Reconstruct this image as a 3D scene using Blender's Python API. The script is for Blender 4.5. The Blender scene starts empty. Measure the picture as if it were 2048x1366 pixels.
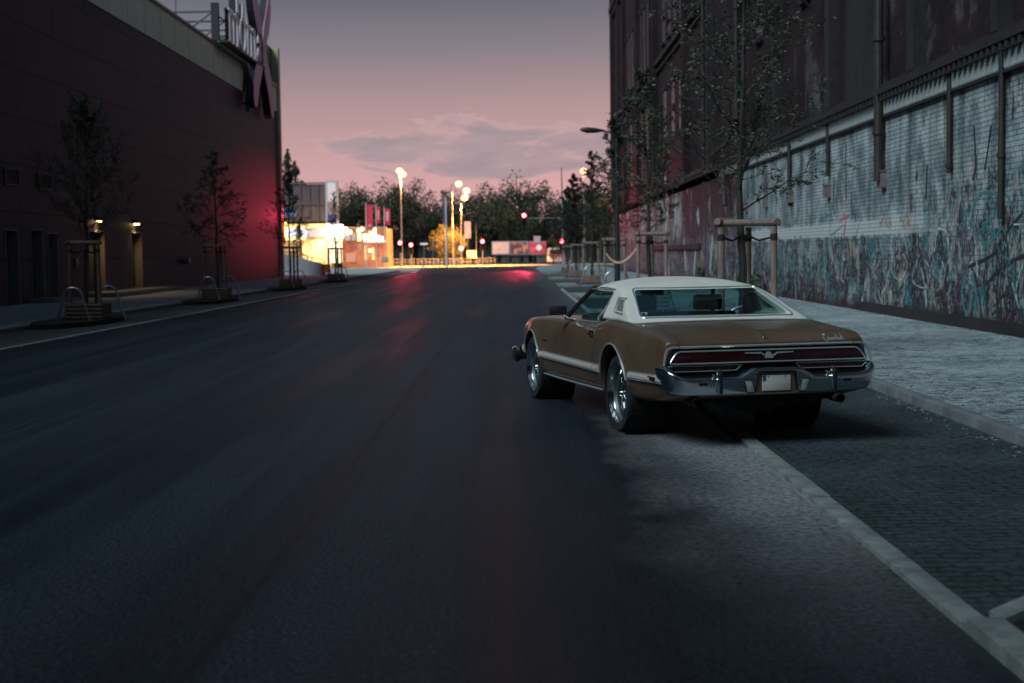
import bpy, bmesh, math, random
from math import sin, cos, pi, radians
from mathutils import Vector, Matrix, noise
S = bpy.context.scene
COL = S.collection
# ---------------------------------------------------------------- camera
FPX, PITCH, ROLL, YAW, CAMH = 2844.0, math.atan(177/2844.0), -0.014, 0.0046, 1.556
F_ = Vector((-sin(YAW)*cos(PITCH), cos(YAW)*cos(PITCH), -sin(PITCH)))
R0 = Vector((cos(YAW), sin(YAW), 0)); U0 = R0.cross(F_)
RR = R0*cos(ROLL) + U0*sin(ROLL); UU = U0*cos(ROLL) - R0*sin(ROLL)
cam = bpy.data.cameras.new('camera'); co = bpy.data.objects.new('camera', cam); COL.objects.link(co)
m = Matrix.Identity(4)
for i in range(3):
    m[i][0], m[i][1], m[i][2] = RR[i], UU[i], -F_[i]
m[0][3], m[1][3], m[2][3] = 0, 0, CAMH
co.matrix_world = m
cam.sensor_width = 36; cam.lens = FPX*36/2048; cam.clip_end = 3000; cam.clip_start = .1
cam.dof.use_dof = True; cam.dof.focus_distance = 12.2; cam.dof.aperture_fstop = 2.5
S.camera = co
def at(px, py, Y):
    """point at street depth Y seen at that place of the picture; used for measuring only"""
    d = F_ + RR*((px-1024)/FPX) + UU*(-(py-683)/FPX)
    return Vector((0, 0, CAMH)) + d*(Y/d.y)
# ---------------------------------------------------------------- world: dusk sky
W = bpy.data.worlds.new('World'); S.world = W; W.use_nodes = True
nt = W.node_tree; nt.nodes.clear()
def N(t, **k):
    n = nt.nodes.new(t)
    for a, b in k.items(): setattr(n, a, b)
    return n
L = lambda a, b: nt.links.new(a, b)
def math_(op, a, b=None, clamp=False):
    n = N('ShaderNodeMath', operation=op, use_clamp=clamp)
    for i, v in enumerate((a, b)):
        if v is None: continue
        if isinstance(v, (int, float)): n.inputs[i].default_value = v
        else: L(v, n.inputs[i])
    return n.outputs[0]
def ramp_(fac, stops, interp='LINEAR'):
    n = N('ShaderNodeValToRGB'); n.color_ramp.interpolation = interp
    e = n.color_ramp.elements
    e[0].position = stops[0][0]; e[1].position = max(stops[-1][0], stops[0][0]+1e-4)
    for p, c in stops[1:-1]: e.new(p)
    for i, (p, c) in enumerate(stops): e[i].color = (*c, 1) if len(c) == 3 else c
    L(fac, n.inputs[0]); return n.outputs[0]
def mix_(fac, a, b, mode='MIX'):
    n = N('ShaderNodeMix', data_type='RGBA', blend_type=mode)
    for i, v in ((0, fac), (6, a), (7, b)):
        if isinstance(v, (int, float)): n.inputs[i].default_value = v
        elif isinstance(v, tuple): n.inputs[i].default_value = (*v, 1)
        else: L(v, n.inputs[i])
    return n.outputs[2]
tc = N('ShaderNodeTexCoord'); sep = N('ShaderNodeSeparateXYZ'); L(tc.outputs['Generated'], sep.inputs[0])
X_, Y_, Z_ = sep.outputs
front = ramp_(math_('MULTIPLY', Z_, 1.0, True), [
    (0.0, (.68, .34, .36)), (.035, (.70, .39, .41)), (.07, (.56, .34, .355)), (.105, (.41, .28, .30)),
    (.14, (.235, .205, .245)), (.18, (.115, .13, .17)), (.25, (.045, .062, .095)), (.34, (.024, .045, .078)), (1.0, (.020, .045, .078))])
back = ramp_(math_('MULTIPLY', Z_, 1.0, True), [
    (0.0, (.02, .035, .055)), (.2, (.04, .075, .11)), (.5, (.07, .13, .17)), (1.0, (.030, .055, .09))])
side = math_('ADD', math_('MULTIPLY', Y_, .62), .42, True)
base = mix_(side, back, front)
base = mix_(math_('MULTIPLY', math_('MULTIPLY', math_('SUBTRACT', X_, .5, True), 1.7), math_('MULTIPLY', Z_, 3.0, True), True), base, (.85, .86, 1.02), 'ADD')
# low cloud bank above the trees
cx = math_('DIVIDE', X_, math_('MAXIMUM', Y_, .05)); cz = math_('DIVIDE', Z_, math_('MAXIMUM', Y_, .05))
cmb = N('ShaderNodeCombineXYZ'); L(math_('MULTIPLY', cx, 9.0), cmb.inputs[0]); L(math_('MULTIPLY', cz, 30.0), cmb.inputs[1]); cmb.inputs[2].default_value = 3.3
nz = N('ShaderNodeTexNoise'); L(cmb.outputs[0], nz.inputs['Vector']); nz.inputs['Scale'].default_value = 1.9
nz.inputs['Detail'].default_value = 9; nz.inputs['Roughness'].default_value = .60; nz.inputs['Distortion'].default_value = .5
band = ramp_(cz, [(.040, (0, 0, 0)), (.060, (1, 1, 1)), (.080, (1, 1, 1)), (.112, (0, 0, 0))])
xm = ramp_(math_('ADD', cx, .5), [(.32, (0, 0, 0)), (.39, (.85, .85, .85)), (.45, (1.1, 1.1, 1.1)), (.60, (1.05, 1.05, 1.05)), (.75, (.6, .6, .6))])
den = math_('ADD', nz.outputs[0], math_('MULTIPLY', math_('SUBTRACT', math_('MULTIPLY', band, xm), 1.0), .34))
cl = ramp_(den, [(.385, (0, 0, 0)), (.435, (.75, .75, .75)), (.6, (.95, .95, .95))], 'EASE')
nz2 = N('ShaderNodeTexNoise'); L(cmb.outputs[0], nz2.inputs['Vector']); nz2.inputs['Scale'].default_value = 3.0; nz2.inputs['Detail'].default_value = 6
ccol = ramp_(nz2.outputs[0], [(.35, (.30, .265, .315)), (.6, (.39, .30, .34)), (.75, (.52, .36, .38))])
edge = ramp_(den, [(.375, (0, 0, 0)), (.41, (1, 1, 1)), (.50, (.1, .1, .1))])
sky1 = mix_(cl, base, ccol)
sky2 = mix_(math_('MULTIPLY', edge, .55), sky1, (.62, .39, .39))
# a little of the physical dusk sky under the graded one
nish = N('ShaderNodeTexSky', sky_type='NISHITA'); nish.sun_disc = False
nish.sun_elevation = radians(1.0); nish.sun_rotation = radians(12)
nb = N('ShaderNodeBackground'); L(nish.outputs[0], nb.inputs[0]); nb.inputs[1].default_value = .004
bg = N('ShaderNodeBackground'); L(sky2, bg.inputs[0]); bg.inputs[1].default_value = 1.0
ad = N('ShaderNodeAddShader'); L(nb.outputs[0], ad.inputs[0]); L(bg.outputs[0], ad.inputs[1])
wo = N('ShaderNodeOutputWorld'); L(ad.outputs[0], wo.inputs[0])
# the last cool light of the open sky behind and left of the viewer
sun = bpy.data.lights.new('sun', 'SUN'); so = bpy.data.objects.new('sun', sun); COL.objects.link(so)
sun.energy = 3.3; sun.angle = radians(34); sun.color = (.80, .95, 1.0)
sd = Vector((.62, .62, -.80)).normalized()
so.rotation_euler = sd.to_track_quat('-Z', 'Y').to_euler()
S.view_settings.view_transform = 'Standard'; S.view_settings.look = 'None'
S.view_settings.exposure = 0; S.view_settings.gamma = 1
S.render.engine = 'CYCLES'
# ---------------------------------------------------------------- materials
MC = {}
def mat(name, col, rough=.6, metal=0, col2=None, scale=5, bump=0, bscale=None, emit=None, estr=0, spec=.5, coat=0, stretch=(1, 1, 1), detail=6, thr=(.35, .65)):
    if name in MC: return MC[name]
    global nt
    M = bpy.data.materials.new(name); M.use_nodes = True; old = nt; nt = M.node_tree
    p = nt.nodes['Principled BSDF']
    p.inputs['Base Color'].default_value = (*col, 1); p.inputs['Roughness'].default_value = rough
    p.inputs['Metallic'].default_value = metal; p.inputs['Specular IOR Level'].default_value = spec
    if coat: p.inputs['Coat Weight'].default_value = coat; p.inputs['Coat Roughness'].default_value = .12
    if emit: p.inputs['Emission Color'].default_value = (*emit, 1); p.inputs['Emission Strength'].default_value = estr
    if col2 or bump:
        t = N('ShaderNodeTexCoord'); mp = N('ShaderNodeMapping'); L(t.outputs['Object'], mp.inputs[0]); mp.inputs['Scale'].default_value = stretch
        if col2:
            n = N('ShaderNodeTexNoise'); L(mp.outputs[0], n.inputs['Vector']); n.inputs['Scale'].default_value = scale; n.inputs['Detail'].default_value = detail
            n.inputs['Roughness'].default_value = .65
            L(ramp_(n.outputs[0], [(thr[0], col), (thr[1], col2)]), p.inputs['Base Color'])
        if bump:
            n = N('ShaderNodeTexNoise'); L(mp.outputs[0], n.inputs['Vector']); n.inputs['Scale'].default_value = bscale or scale*4; n.inputs['Detail'].default_value = 4
            b = N('ShaderNodeBump'); L(n.outputs[0], b.inputs['Height']); b.inputs['Strength'].default_value = min(1, bump); b.inputs['Distance'].default_value = .01
            L(b.outputs[0], p.inputs['Normal'])
    nt = old; MC[name] = M; return M
def emis(name, col, s):
    if name in MC: return MC[name]
    return mat(name, (0.02, .02, .02), .5, emit=col, estr=s)
def custom(name, fn):
    global nt
    M = bpy.data.materials.new(name); M.use_nodes = True; old = nt; nt = M.node_tree
    fn(nt.nodes['Principled BSDF']); nt = old; MC[name] = M; return M
# ---------------------------------------------------------------- mesh builder
class MB:
    def __init__(s): s.v = []; s.f = []
    def add(s, vs, fs):
        o = len(s.v); s.v += [tuple(v) for v in vs]; s.f += [tuple(i+o for i in f) for f in fs]; return s
    def box(s, a, b, ch=0):
        x0, y0, z0 = (min(a[i], b[i]) for i in range(3)); x1, y1, z1 = (max(a[i], b[i]) for i in range(3))
        return s.add([(x0,y0,z0),(x1,y0,z0),(x1,y1,z0),(x0,y1,z0),(x0,y0,z1),(x1,y0,z1),(x1,y1,z1),(x0,y1,z1)],
              [(0,3,2,1),(4,5,6,7),(0,1,5,4),(1,2,6,5),(2,3,7,6),(3,0,4,7)])
    def tube(s, pts, r, n=8, cap=True):
        pts = [Vector(p) for p in pts]; rs = r if isinstance(r, (list, tuple)) else [r]*len(pts)
        ring = []; vs = []; prev = None
        for i, p in enumerate(pts):
            d = (pts[min(i+1, len(pts)-1)] - pts[max(i-1, 0)])
            d = d.normalized() if d.length > 1e-9 else Vector((0,0,1))
            if prev is None:
                a = d.orthogonal().normalized()
            else:
                a = prev - d*prev.dot(d); a = a.normalized() if a.length > 1e-6 else d.orthogonal().normalized()
            prev = a; b = d.cross(a)
            for k in range(n):
                t = 2*pi*k/n; vs.append(p + (a*cos(t) + b*sin(t))*rs[i])
        fs = []
        for i in range(len(pts)-1):
            for k in range(n):
                fs.append((i*n+k, i*n+(k+1)%n, (i+1)*n+(k+1)%n, (i+1)*n+k))
        if cap: fs.append(tuple(range(n))[::-1]); fs.append(tuple((len(pts)-1)*n+k for k in range(n)))
        return s.add(vs, fs)
    def lathe(s, prof, origin=(0,0,0), axis='z', n=32, close=False):
        vs = []; o = Vector(origin)
        for k in range(n):
            t = 2*pi*k/n
            for r, h in prof:
                if axis == 'z': v = (r*cos(t), r*sin(t), h)
                elif axis == 'x': v = (h, r*cos(t), r*sin(t))
                else: v = (r*cos(t), h, r*sin(t))
                vs.append(o + Vector(v))
        m = len(prof); fs = []
        for k in range(n):
            for i in range(m-1 if not close else m):
                j = (i+1) % m
                fs.append((k*m+i, ((k+1)%n)*m+i, ((k+1)%n)*m+j, k*m+j))
        return s.add(vs, fs)
    def prism(s, poly, a, b, axis='y'):
        """poly = 2D points; axis x: (y,z), y: (x,z), z: (x,y)"""
        n = len(poly); vs = []
        for h in (a, b):
            for p, q in poly:
                vs.append({'x': (h, p, q), 'y': (p, h, q), 'z': (p, q, h)}[axis])
        fs = [tuple(range(n)), tuple(range(n, 2*n))[::-1]]
        for i in range(n): fs.append((i, (i+1)%n, n+(i+1)%n, n+i)[::-1])
        return s.add(vs, fs)
    def ico(s, c, r, sub=1, sq=(1,1,1), jit=0, rnd=random):
        bm = bmesh.new(); bmesh.ops.create_icosphere(bm, subdivisions=sub, radius=1)
        vs = []
        for v in bm.verts:
            k = r*(1+jit*(rnd.random()-.5)); vs.append((c[0]+v.co.x*k*sq[0], c[1]+v.co.y*k*sq[1], c[2]+v.co.z*k*sq[2]))
        fs = [tuple(v.index for v in f.verts) for f in bm.faces]; bm.free(); return s.add(vs, fs)
def mesh_of(mb, name, off=Vector((0,0,0)), smooth=False, angle=35, bevel=0, recalc=True):
    me = bpy.data.meshes.new(name)
    me.from_pydata([(v[0]-off[0], v[1]-off[1], v[2]-off[2]) for v in mb.v], [], mb.f)
    bm = bmesh.new(); bm.from_mesh(me)
    if recalc: bmesh.ops.recalc_face_normals(bm, faces=bm.faces)
    if bevel:
        es = [e for e in bm.edges if len(e.link_faces) == 2 and e.calc_face_angle(0) > radians(30)]
        bmesh.ops.bevel(bm, geom=es, offset=bevel, segments=2, affect='EDGES', profile=.5)
    finish(bm, smooth or bevel > 0, angle); bm.to_mesh(me); bm.free(); return me
def finish(bm, smooth, angle=35):
    for f in bm.faces: f.smooth = smooth
    if smooth:
        for e in bm.edges:
            e.smooth = not (len(e.link_faces) == 2 and e.calc_face_angle(0) > radians(angle))
def link(name, me, material, parent=None, label=None, kind=None):
    o = bpy.data.objects.new(name, me); COL.objects.link(o)
    if material and not me.materials: me.materials.append(material)
    if parent: o.parent = parent
    if label: o['label'] = label
    if kind: o['kind'] = kind
    return o
def thing(name, label, cat, loc=(0,0,0), rz=0, group=None):
    o = bpy.data.objects.new(name, None); COL.objects.link(o); o.empty_display_size = .2
    o.location = loc; o.rotation_euler = (0, 0, rz); o['label'] = label; o['category'] = cat
    if group: o['group'] = group
    return o
def part(name, mb, material, parent, world=True, **k):
    off = Vector(parent.location) if (world and parent is not None) else Vector((0,0,0))
    if world and parent is not None and parent.parent: off = Vector(parent.parent.location)
    lab = k.pop('label', None); kd = k.pop('kind', None)
    return link(name, mesh_of(mb, name, off, **k), material, parent, lab, kd)
def solo(name, mb, material, label, cat, group=None, **k):
    o = link(name, mesh_of(mb, name, **k), material); o['label'] = label; o['category'] = cat
    if group: o['group'] = group
    return o
def struct(name, mb, material, kind='structure', **k):
    o = link(name, mesh_of(mb, name, **k), material); o['kind'] = kind; return o
def copy_tree(o, parent=None):
    c = o.copy(); COL.objects.link(c); c.parent = parent
    for ch in list(o.children): copy_tree(ch, c)
    return c
def lamp(kind, name, loc, power, col, radius, parent=None, direction=None, angle=None, blend=.6):
    l = bpy.data.lights.new(name, kind); o = bpy.data.objects.new(name, l); COL.objects.link(o)
    l.energy = power; l.color = col; l.shadow_soft_size = radius
    if kind == 'SPOT': l.spot_size = angle; l.spot_blend = blend
    if direction is not None: o.rotation_euler = Vector(direction).to_track_quat('-Z', 'Y').to_euler()
    if parent:
        o.parent = parent; o.location = Vector(loc) - Vector(parent.location)
    else: o.location = loc
    return o
# ================================================================ ground, road, pavements
def asphalt(p):
    t = N('ShaderNodeTexCoord'); o = t.outputs['Object']
    def nz(sc, st=(1,1,1), det=6, rough=.6):
        mp = N('ShaderNodeMapping'); L(o, mp.inputs[0]); mp.inputs['Scale'].default_value = st
        n = N('ShaderNodeTexNoise'); L(mp.outputs[0], n.inputs['Vector']); n.inputs['Scale'].default_value = sc
        n.inputs['Detail'].default_value = det; n.inputs['Roughness'].default_value = rough; return n.outputs[0]
    fine = nz(42, det=5, rough=.8); streak = nz(1.0, (1.1, .035, 1), 5); patch = nz(.35, (1, .5, 1), 5); mid = nz(9, det=5)
    c = ramp_(streak, [(.38, (.004, .008, .014)), (.5, (.009, .016, .025)), (.60, (.020, .030, .042))])
    c = mix_(ramp_(patch, [(.4, (0,0,0)), (.62, (.6,.6,.6))]), c, (.020, .022, .027))
    c = mix_(.75, c, ramp_(fine, [(.3, (.12,.12,.12)), (.5, (.75,.75,.75)), (.60, (3.2,3.2,3.2))]), 'MULTIPLY')
    # dusty lighter asphalt along the gutter, with the vignette painted into its near end
    sp = N('ShaderNodeSeparateXYZ'); L(o, sp.inputs[0])
    g = ramp_(math_('ADD', math_('DIVIDE', sp.outputs[0], 4.0), math_('MULTIPLY', math_('SUBTRACT', nz(1.3, (1, .6, 1), 4, .55), .5), .30)), [(.16, (0,0,0)), (.28, (.5,.5,.5)), (.36, (.85,.85,.85)), (.44, (1,1,1)), (.47, (1,1,1)), (.48, (0,0,0))])
    yd = ramp_(math_('DIVIDE', sp.outputs[1], 20.0), [(.25, (.03,.03,.03)), (.33, (.25,.25,.25)), (.44, (1,1,1)), (.6, (.9,.9,.9)), (1.0, (.15,.15,.15))])
    g = math_('MULTIPLY', g, yd)
    g = math_('MULTIPLY', g, ramp_(nz(22, det=6, rough=.75), [(.36, (.15,.15,.15)), (.6, (1,1,1))]))
    c = mix_(math_('MULTIPLY', g, .9), c, (.42, .43, .455))
    # tarred joint lines
    def joint(x, w=.02):
        d = math_('ABSOLUTE', math_('SUBTRACT', math_('ADD', sp.outputs[0], math_('MULTIPLY', nz(.6, (0, 1, 0)), .1)), x))
        return ramp_(d, [(0, (1,1,1)), (w, (1,1,1)), (w*1.6, (0,0,0))])
    j = math_('MAXIMUM', joint(-4.6), joint(-1.2))
    c = mix_(math_('MULTIPLY', j, .55), c, (.008, .009, .011))
    L(c, p.inputs['Base Color'])
    r = ramp_(streak, [(.40, (.44,.44,.44)), (.60, (.60,.60,.60))]); L(r, p.inputs['Roughness'])
    p.inputs['Specular IOR Level'].default_value = .2
    b = N('ShaderNodeBump'); L(math_('ADD', fine, math_('MULTIPLY', mid, .15)), b.inputs['Height']); b.inputs['Strength'].default_value = .75; b.inputs['Distance'].default_value = .012
    L(b.outputs[0], p.inputs['Normal'])
M_asph = custom('asphalt', asphalt)
def paving(name, c1, c2, mortar, bw, bh, rough=.8, rot=0, dirt=.5, msize=.012, bump=.5, off=.5, sandscale=1.3, marks=False):
    def fn(p):
        t = N('ShaderNodeTexCoord'); mp = N('ShaderNodeMapping'); L(t.outputs['Object'], mp.inputs[0]); mp.inputs['Rotation'].default_value = (0, 0, rot)
        b = N('ShaderNodeTexBrick'); L(mp.outputs[0], b.inputs['Vector']); b.inputs['Scale'].default_value = 1
        b.inputs['Brick Width'].default_value = bw; b.inputs['Row Height'].default_value = bh; b.inputs['Mortar Size'].default_value = msize; b.offset = off
        b.inputs['Color1'].default_value = (*c1, 1); b.inputs['Color2'].default_value = (*c2, 1); b.inputs['Mortar'].default_value = (*mortar, 1); b.inputs['Mortar Smooth'].default_value = .3
        n = N('ShaderNodeTexNoise'); L(t.outputs['Object'], n.inputs['Vector']); n.inputs['Scale'].default_value = sandscale; n.inputs['Detail'].default_value = 9; n.inputs['Roughness'].default_value = .7
        f = N('ShaderNodeTexNoise'); L(t.outputs['Object'], f.inputs['Vector']); f.inputs['Scale'].default_value = 38; f.inputs['Detail'].default_value = 4
        c = mix_(math_('MULTIPLY', ramp_(n.outputs[0], [(.42, (0,0,0)), (.62, (1,1,1))]), dirt), b.outputs[0], tuple(x*1.9 for x in c2))
        c = mix_(.8, c, ramp_(f.outputs[0], [(.34, (.22,.22,.22)), (.5, (.9,.9,.9)), (.68, (1.9,1.9,1.9))]), 'MULTIPLY')
        if marks:
            q = N('ShaderNodeTexNoise'); L(t.outputs['Object'], q.inputs['Vector']); q.inputs['Scale'].default_value = 7; q.inputs['Detail'].default_value = 8; q.inputs['Roughness'].default_value = .8
            w = N('ShaderNodeTexNoise'); L(t.outputs['Object'], w.inputs['Vector']); w.inputs['Scale'].default_value = .5; w.inputs['Detail'].default_value = 3
            c = mix_(math_('MULTIPLY', ramp_(q.outputs[0], [(.50, (0,0,0)), (.55, (1,1,1))]), ramp_(w.outputs[0], [(.35, (.25,.25,.25)), (.55, (.85,.85,.85))])), c, (.022, .032, .040))
        L(c, p.inputs['Base Color']); p.inputs['Roughness'].default_value = rough
        bu = N('ShaderNodeBump'); L(math_('SUBTRACT', math_('MULTIPLY', f.outputs[0], .6), b.outputs['Fac']), bu.inputs['Height']); bu.inputs['Strength'].default_value = bump; bu.inputs['Distance'].default_value = .012
        L(bu.outputs[0], p.inputs['Normal'])
    return custom(name, fn)
M_bay = paving('bay_pavers', (.020, .034, .042), (.030, .046, .055), (.007, .012, .016), .20, .10, dirt=.45, msize=.014, bump=1, sandscale=.9)
M_side = paving('sandy_pavement', (.17, .21, .23), (.21, .25, .265), (.14, .18, .20), 1.7, .9, dirt=.6, msize=.01, bump=1, sandscale=1.1, marks=True)
M_sideL = paving('pale_pavement', (.24, .27, .285), (.28, .31, .32), (.14, .16, .17), .5, .5, dirt=.35, msize=.02, bump=.4, off=0, sandscale=.5)
M_bayL = paving('dark_bay', (.040, .048, .055), (.05, .058, .064), (.02, .024, .028), .2, .1, dirt=.4, msize=.014, bump=.5)
M_kerb = paving('kerb_stone', (.20, .22, .225), (.25, .27, .27), (.03, .035, .04), .0001+2.0, 1.0, dirt=.35, msize=.008, rot=pi/2, off=0, sandscale=3)
M_soil = mat('soil', (.008, .007, .006), .95, col2=(.028, .023, .02), scale=14, bump=1, bscale=30)
M_ground = mat('dirt_ground', (.03, .03, .028), .95, col2=(.05, .048, .042), scale=.6, bump=.3)
def sheet(name, x0, y0, x1, y1, z, m):
    mb = MB().add([(x0,y0,z),(x1,y0,z),(x1,y1,z),(x0,y1,z)], [(0,1,2,3)]); return struct(name, mb, m)
sheet('ground', -900, -300, 900, 1500, -.02, M_ground)
sheet('road', -8.74, -30, 1.79, 170, .0, M_asph)
M_cross = mat('lamplit_asphalt', (.22, .20, .18), .8, col2=(.30, .28, .25), scale=1.2, bump=.4, bscale=20)  # paled so the lamp light on the crossing is held in the colour
sheet('crossroad', -90, 170, 90, 194, .0, M_cross)
struct('parking_bay', MB().prism([(1.90, 5.82), (3.87, 7.9), (3.87, 60), (1.90, 60)], -.1, .012, 'z'), M_bay)
struct('parking_bay', MB().box((-11.0, -30, -.1), (-8.92, 118, .012)), M_bayL)
# flush gutter stones between road and bay
rg = random.Random(4)
def stones(name, x0, x1, y0, y1, z, step=1.0, m=None, gap=.008, along='y', bev=.006):
    mb = MB(); y = y0
    while y < y1 - .01:
        e = min(y+step, y1); dz = rg.uniform(-.003, .003); dx = rg.uniform(-.004, .004)
        if along == 'y': mb.box((x0+dx, y+gap, -.15), (x1+dx, e-gap, z+dz))
        else: mb.box((y+gap, x0+dx, -.15), (e-gap, x1+dx, z+dz))
        y = e
    return struct(name, mb, m or M_kerb, bevel=bev)
M_gut = mat('gutter_stone', (.13, .155, .16), .85, col2=(.27, .30, .30), scale=5, bump=.5, bscale=60)
stones('kerb', 1.795, 1.915, 5.72, 60, .03, 1.0, M_gut)
stones('kerb', 1.80, 1.95, -4, 5.70, .06, 1.0, M_gut)
kd = MB()
for k in range(3): a_ = 1.93+k*.64; kd.prism([(a_, 5.62+(a_-1.9)*1.055), (a_+.63, 5.62+(a_+.63-1.9)*1.055), (a_+.63, 5.78+(a_+.63-1.9)*1.055), (a_, 5.78+(a_-1.9)*1.055)], -.1, .055, 'z')
struct('kerb', kd, M_gut, bevel=.008)
struct('planting_bed', MB().prism([(1.955, -4), (3.86, -4), (3.86, 7.66), (1.955, 5.66)], -.1, .02, 'z'), M_soil)
struct('pavement', MB().box((4.0, -4, -.1), (8.3, 168, .105)), M_side)
M_kr = mat('kerb_grey', (.10, .115, .125), .85, col2=(.17, .19, .20), scale=3, bump=.6, bscale=50)
stones('kerb', 3.87, 4.0, -4, 168, .105, 1.0, M_kr, bev=.012)
# tree islands in the bay line, right and left
RT = [(3.12, 19.6), (3.26, 35), (3.40, 50), (3.46, 67), (3.55, 85), (3.6, 103)]
LT = [(-10.3, 34), (-10.35, 48.8), (-10.45, 65.5), (-10.6, 83)]
for i, (x, y) in enumerate(RT):
    if i == 0: continue
    struct('pavement', MB().box((2.0, y-2.1, -.1), (3.86, y+2.1, .07)), M_side)
    stones('kerb', 1.86, 2.0, y-2.24, y+2.24, .085, 1.0, M_kr)
    stones('kerb', y-2.24, y-2.1, 2.01, 3.86, .085, .92, M_kr, along='x')
    struct('planting_bed', MB().box((x-.7, y-1.4, 0), (x+.4, y+1.4, .085)), M_soil)
struct('planting_bed', MB().box((2.2, 18.0, 0), (3.8, 21.4, .03)), M_soil)
# left side
struct('pavement', MB().box((-16.6, -20, -.1), (-11.0, 133, .10)), M_sideL)
stones('kerb', -11.02, -10.9, -20, 118, .105, 1.0, M_kr)
stones('kerb', -8.9, -8.76, -20, 125, .045, 1.0, M_gut)
for x, y in LT:
    bm_ = MB(); n = 22
    top = []
    for k in range(n):
        a = 2*pi*k/n; r = 1+.12*rg.random()
        top.append((x + .75*cos(a)*r - .2, y + 2.6*sin(a)*r))
    bm_.prism(top, .0, .125, 'z'); struct('planting_bed', bm_, M_soil)
# open forecourt beyond the store, rounded street corner
fc = [(-16.6, 133), (-11.1, 133), (-8.75, 125), (-9.2, 138), (-11.5, 150), (-17, 160), (-30, 166), (-70, 168), (-70, 97), (-16.6, 97)]
struct('pavement', MB().prism(fc, -.1, .11, 'z'), M_sideL)
rc = [(1.8, 110), (3.86, 110), (3.86, 168.5), (20, 168.5), (9, 167), (4.5, 162), (2.2, 150), (1.8, 138)]
struct('pavement', MB().prism([(1.8,108),(3.86,108),(3.86,160),(3.0,156),(2.2,148),(1.8,138)], -.1, .10, 'z'), M_side)
M_mark = mat('road_paint', (.5, .5, .48), .7, col2=(.25, .25, .25), scale=6)
mk = MB()
for px in (968, 1022, 1053, 1085, 1108):
    p = at(px, 530, 160); mk.box((p.x-.35, 158, .004), (p.x+.35, 162.5, .006))
struct('road_marking', mk, M_mark)
mk = MB().box((-2.62, 5.0, .001), (-2.50, 5.03, .004)); struct('road_marking', mk, M_mark)
struct('median', MB().box((-40, 195, -.05), (60, 205, .14)), mat('verge', (.03, .04, .015), .95, col2=(.06, .07, .03), scale=2, bump=1))
# loose grit and bits on the pavement
gm = MB(); r3 = random.Random(11)
for i in range(1500):
    k = r3.random()
    if k < .55: x, y, z = 4.02 + abs(r3.gauss(0, .5)), r3.uniform(8, 40), .107
    elif k < .8: x, y, z = 7.95 - abs(r3.gauss(0, .3)), r3.uniform(10, 45), .107
    else: x, y, z = 3.84 - abs(r3.gauss(0, .12)), r3.uniform(6, 24), .014
    s = r3.choice((.006, .009, .013, .02)); gm.ico((x, y, z), s, 0 if False else 1, (1, r3.uniform(.6, 1.6), .5), .4, r3)
struct('grit', gm, mat('grit', (.03, .035, .04), .9, col2=(.2, .22, .22), scale=3), kind='stuff')

# ================================================================ store on the left
SX = -16.3
def cladding(p):
    t = N('ShaderNodeTexCoord'); sp = N('ShaderNodeSeparateXYZ'); L(t.outputs['Object'], sp.inputs[0])
    c_ = N('ShaderNodeCombineXYZ'); L(sp.outputs[1], c_.inputs[0]); L(sp.outputs[2], c_.inputs[1])
    b = N('ShaderNodeTexBrick'); L(c_.outputs[0], b.inputs['Vector']); b.inputs['Scale'].default_value = 1; b.offset = 0
    b.inputs['Brick Width'].default_value = 3.9; b.inputs['Row Height'].default_value = 1.56; b.inputs['Mortar Size'].default_value = .032; b.inputs['Mortar Smooth'].default_value = 0
    b.inputs['Color1'].default_value = (.052, .038, .056, 1); b.inputs['Color2'].default_value = (.058, .043, .062, 1); b.inputs['Mortar'].default_value = (.014, .010, .015, 1)
    n = N('ShaderNodeTexNoise'); L(t.outputs['Object'], n.inputs['Vector']); n.inputs['Scale'].default_value = .25; n.inputs['Detail'].default_value = 8
    L(mix_(.5, b.outputs[0], ramp_(n.outputs[0], [(.3, (.6,.6,.6)), (.7, (1.3,1.3,1.3))]), 'MULTIPLY'), p.inputs['Base Color'])
    p.inputs['Roughness'].default_value = .6; p.inputs['Specular IOR Level'].default_value = .18
    bu = N('ShaderNodeBump'); bu.invert = True; L(b.outputs['Fac'], bu.inputs['Height']); bu.inputs['Strength'].default_value = .6; L(bu.outputs[0], p.inputs['Normal'])
M_clad = custom('dark_cladding', cladding)
M_beige = mat('beige_panel', (.52, .51, .40), .7, col2=(.60, .58, .46), scale=.6, bump=.1)
M_green = mat('green_panel', (.010, .085, .022), .6, col2=(.014, .10, .028), scale=1)
M_dk = mat('dark_steel', (.022, .024, .03), .5, col2=(.03, .032, .038), scale=5)
M_door = mat('grey_door', (.045, .05, .062), .5, col2=(.055, .06, .07), scale=3)
store = thing('store_building', 'long windowless furniture store clad in dark plum panels with beige parapet band', 'building', (SX, 0, 0))
doors = [(45.3, 46.5, 2.55, .1), (47.7, 48.9, 2.6, .1), (49.4, 50.5, 2.5, .1), (54.1, 56.2, 2.45, .30), (60.1, 61.8, 2.48, .30)]
wb = MB(); segs = []; y = -20
for a, b, h, z0 in doors: segs.append((y, a)); y = b
segs.append((y, 97.6))
for a, b in segs: wb.box((SX-.4, a, 0), (SX, b, 11.4))
for a, b, h, z0 in doors:
    wb.box((SX-.4, a, z0+h-.1), (SX, b, 11.4)); wb.box((SX-.4, a, 0), (SX-.002, b, z0))
wb.box((-60, -20, 0), (SX-.4, 97.6, 11.4))
part('wall', wb, M_clad, store)
part('parapet_band', MB().box((-60, -20, 11.4), (SX+.06, 97.6, 13.05)), M_beige, store)
part('coping', MB().box((-60, -20, 13.05), (SX+.16, 97.6, 13.17)), mat('coping', (.16, .15, .13), .5), store)
fl = MB()
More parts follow.
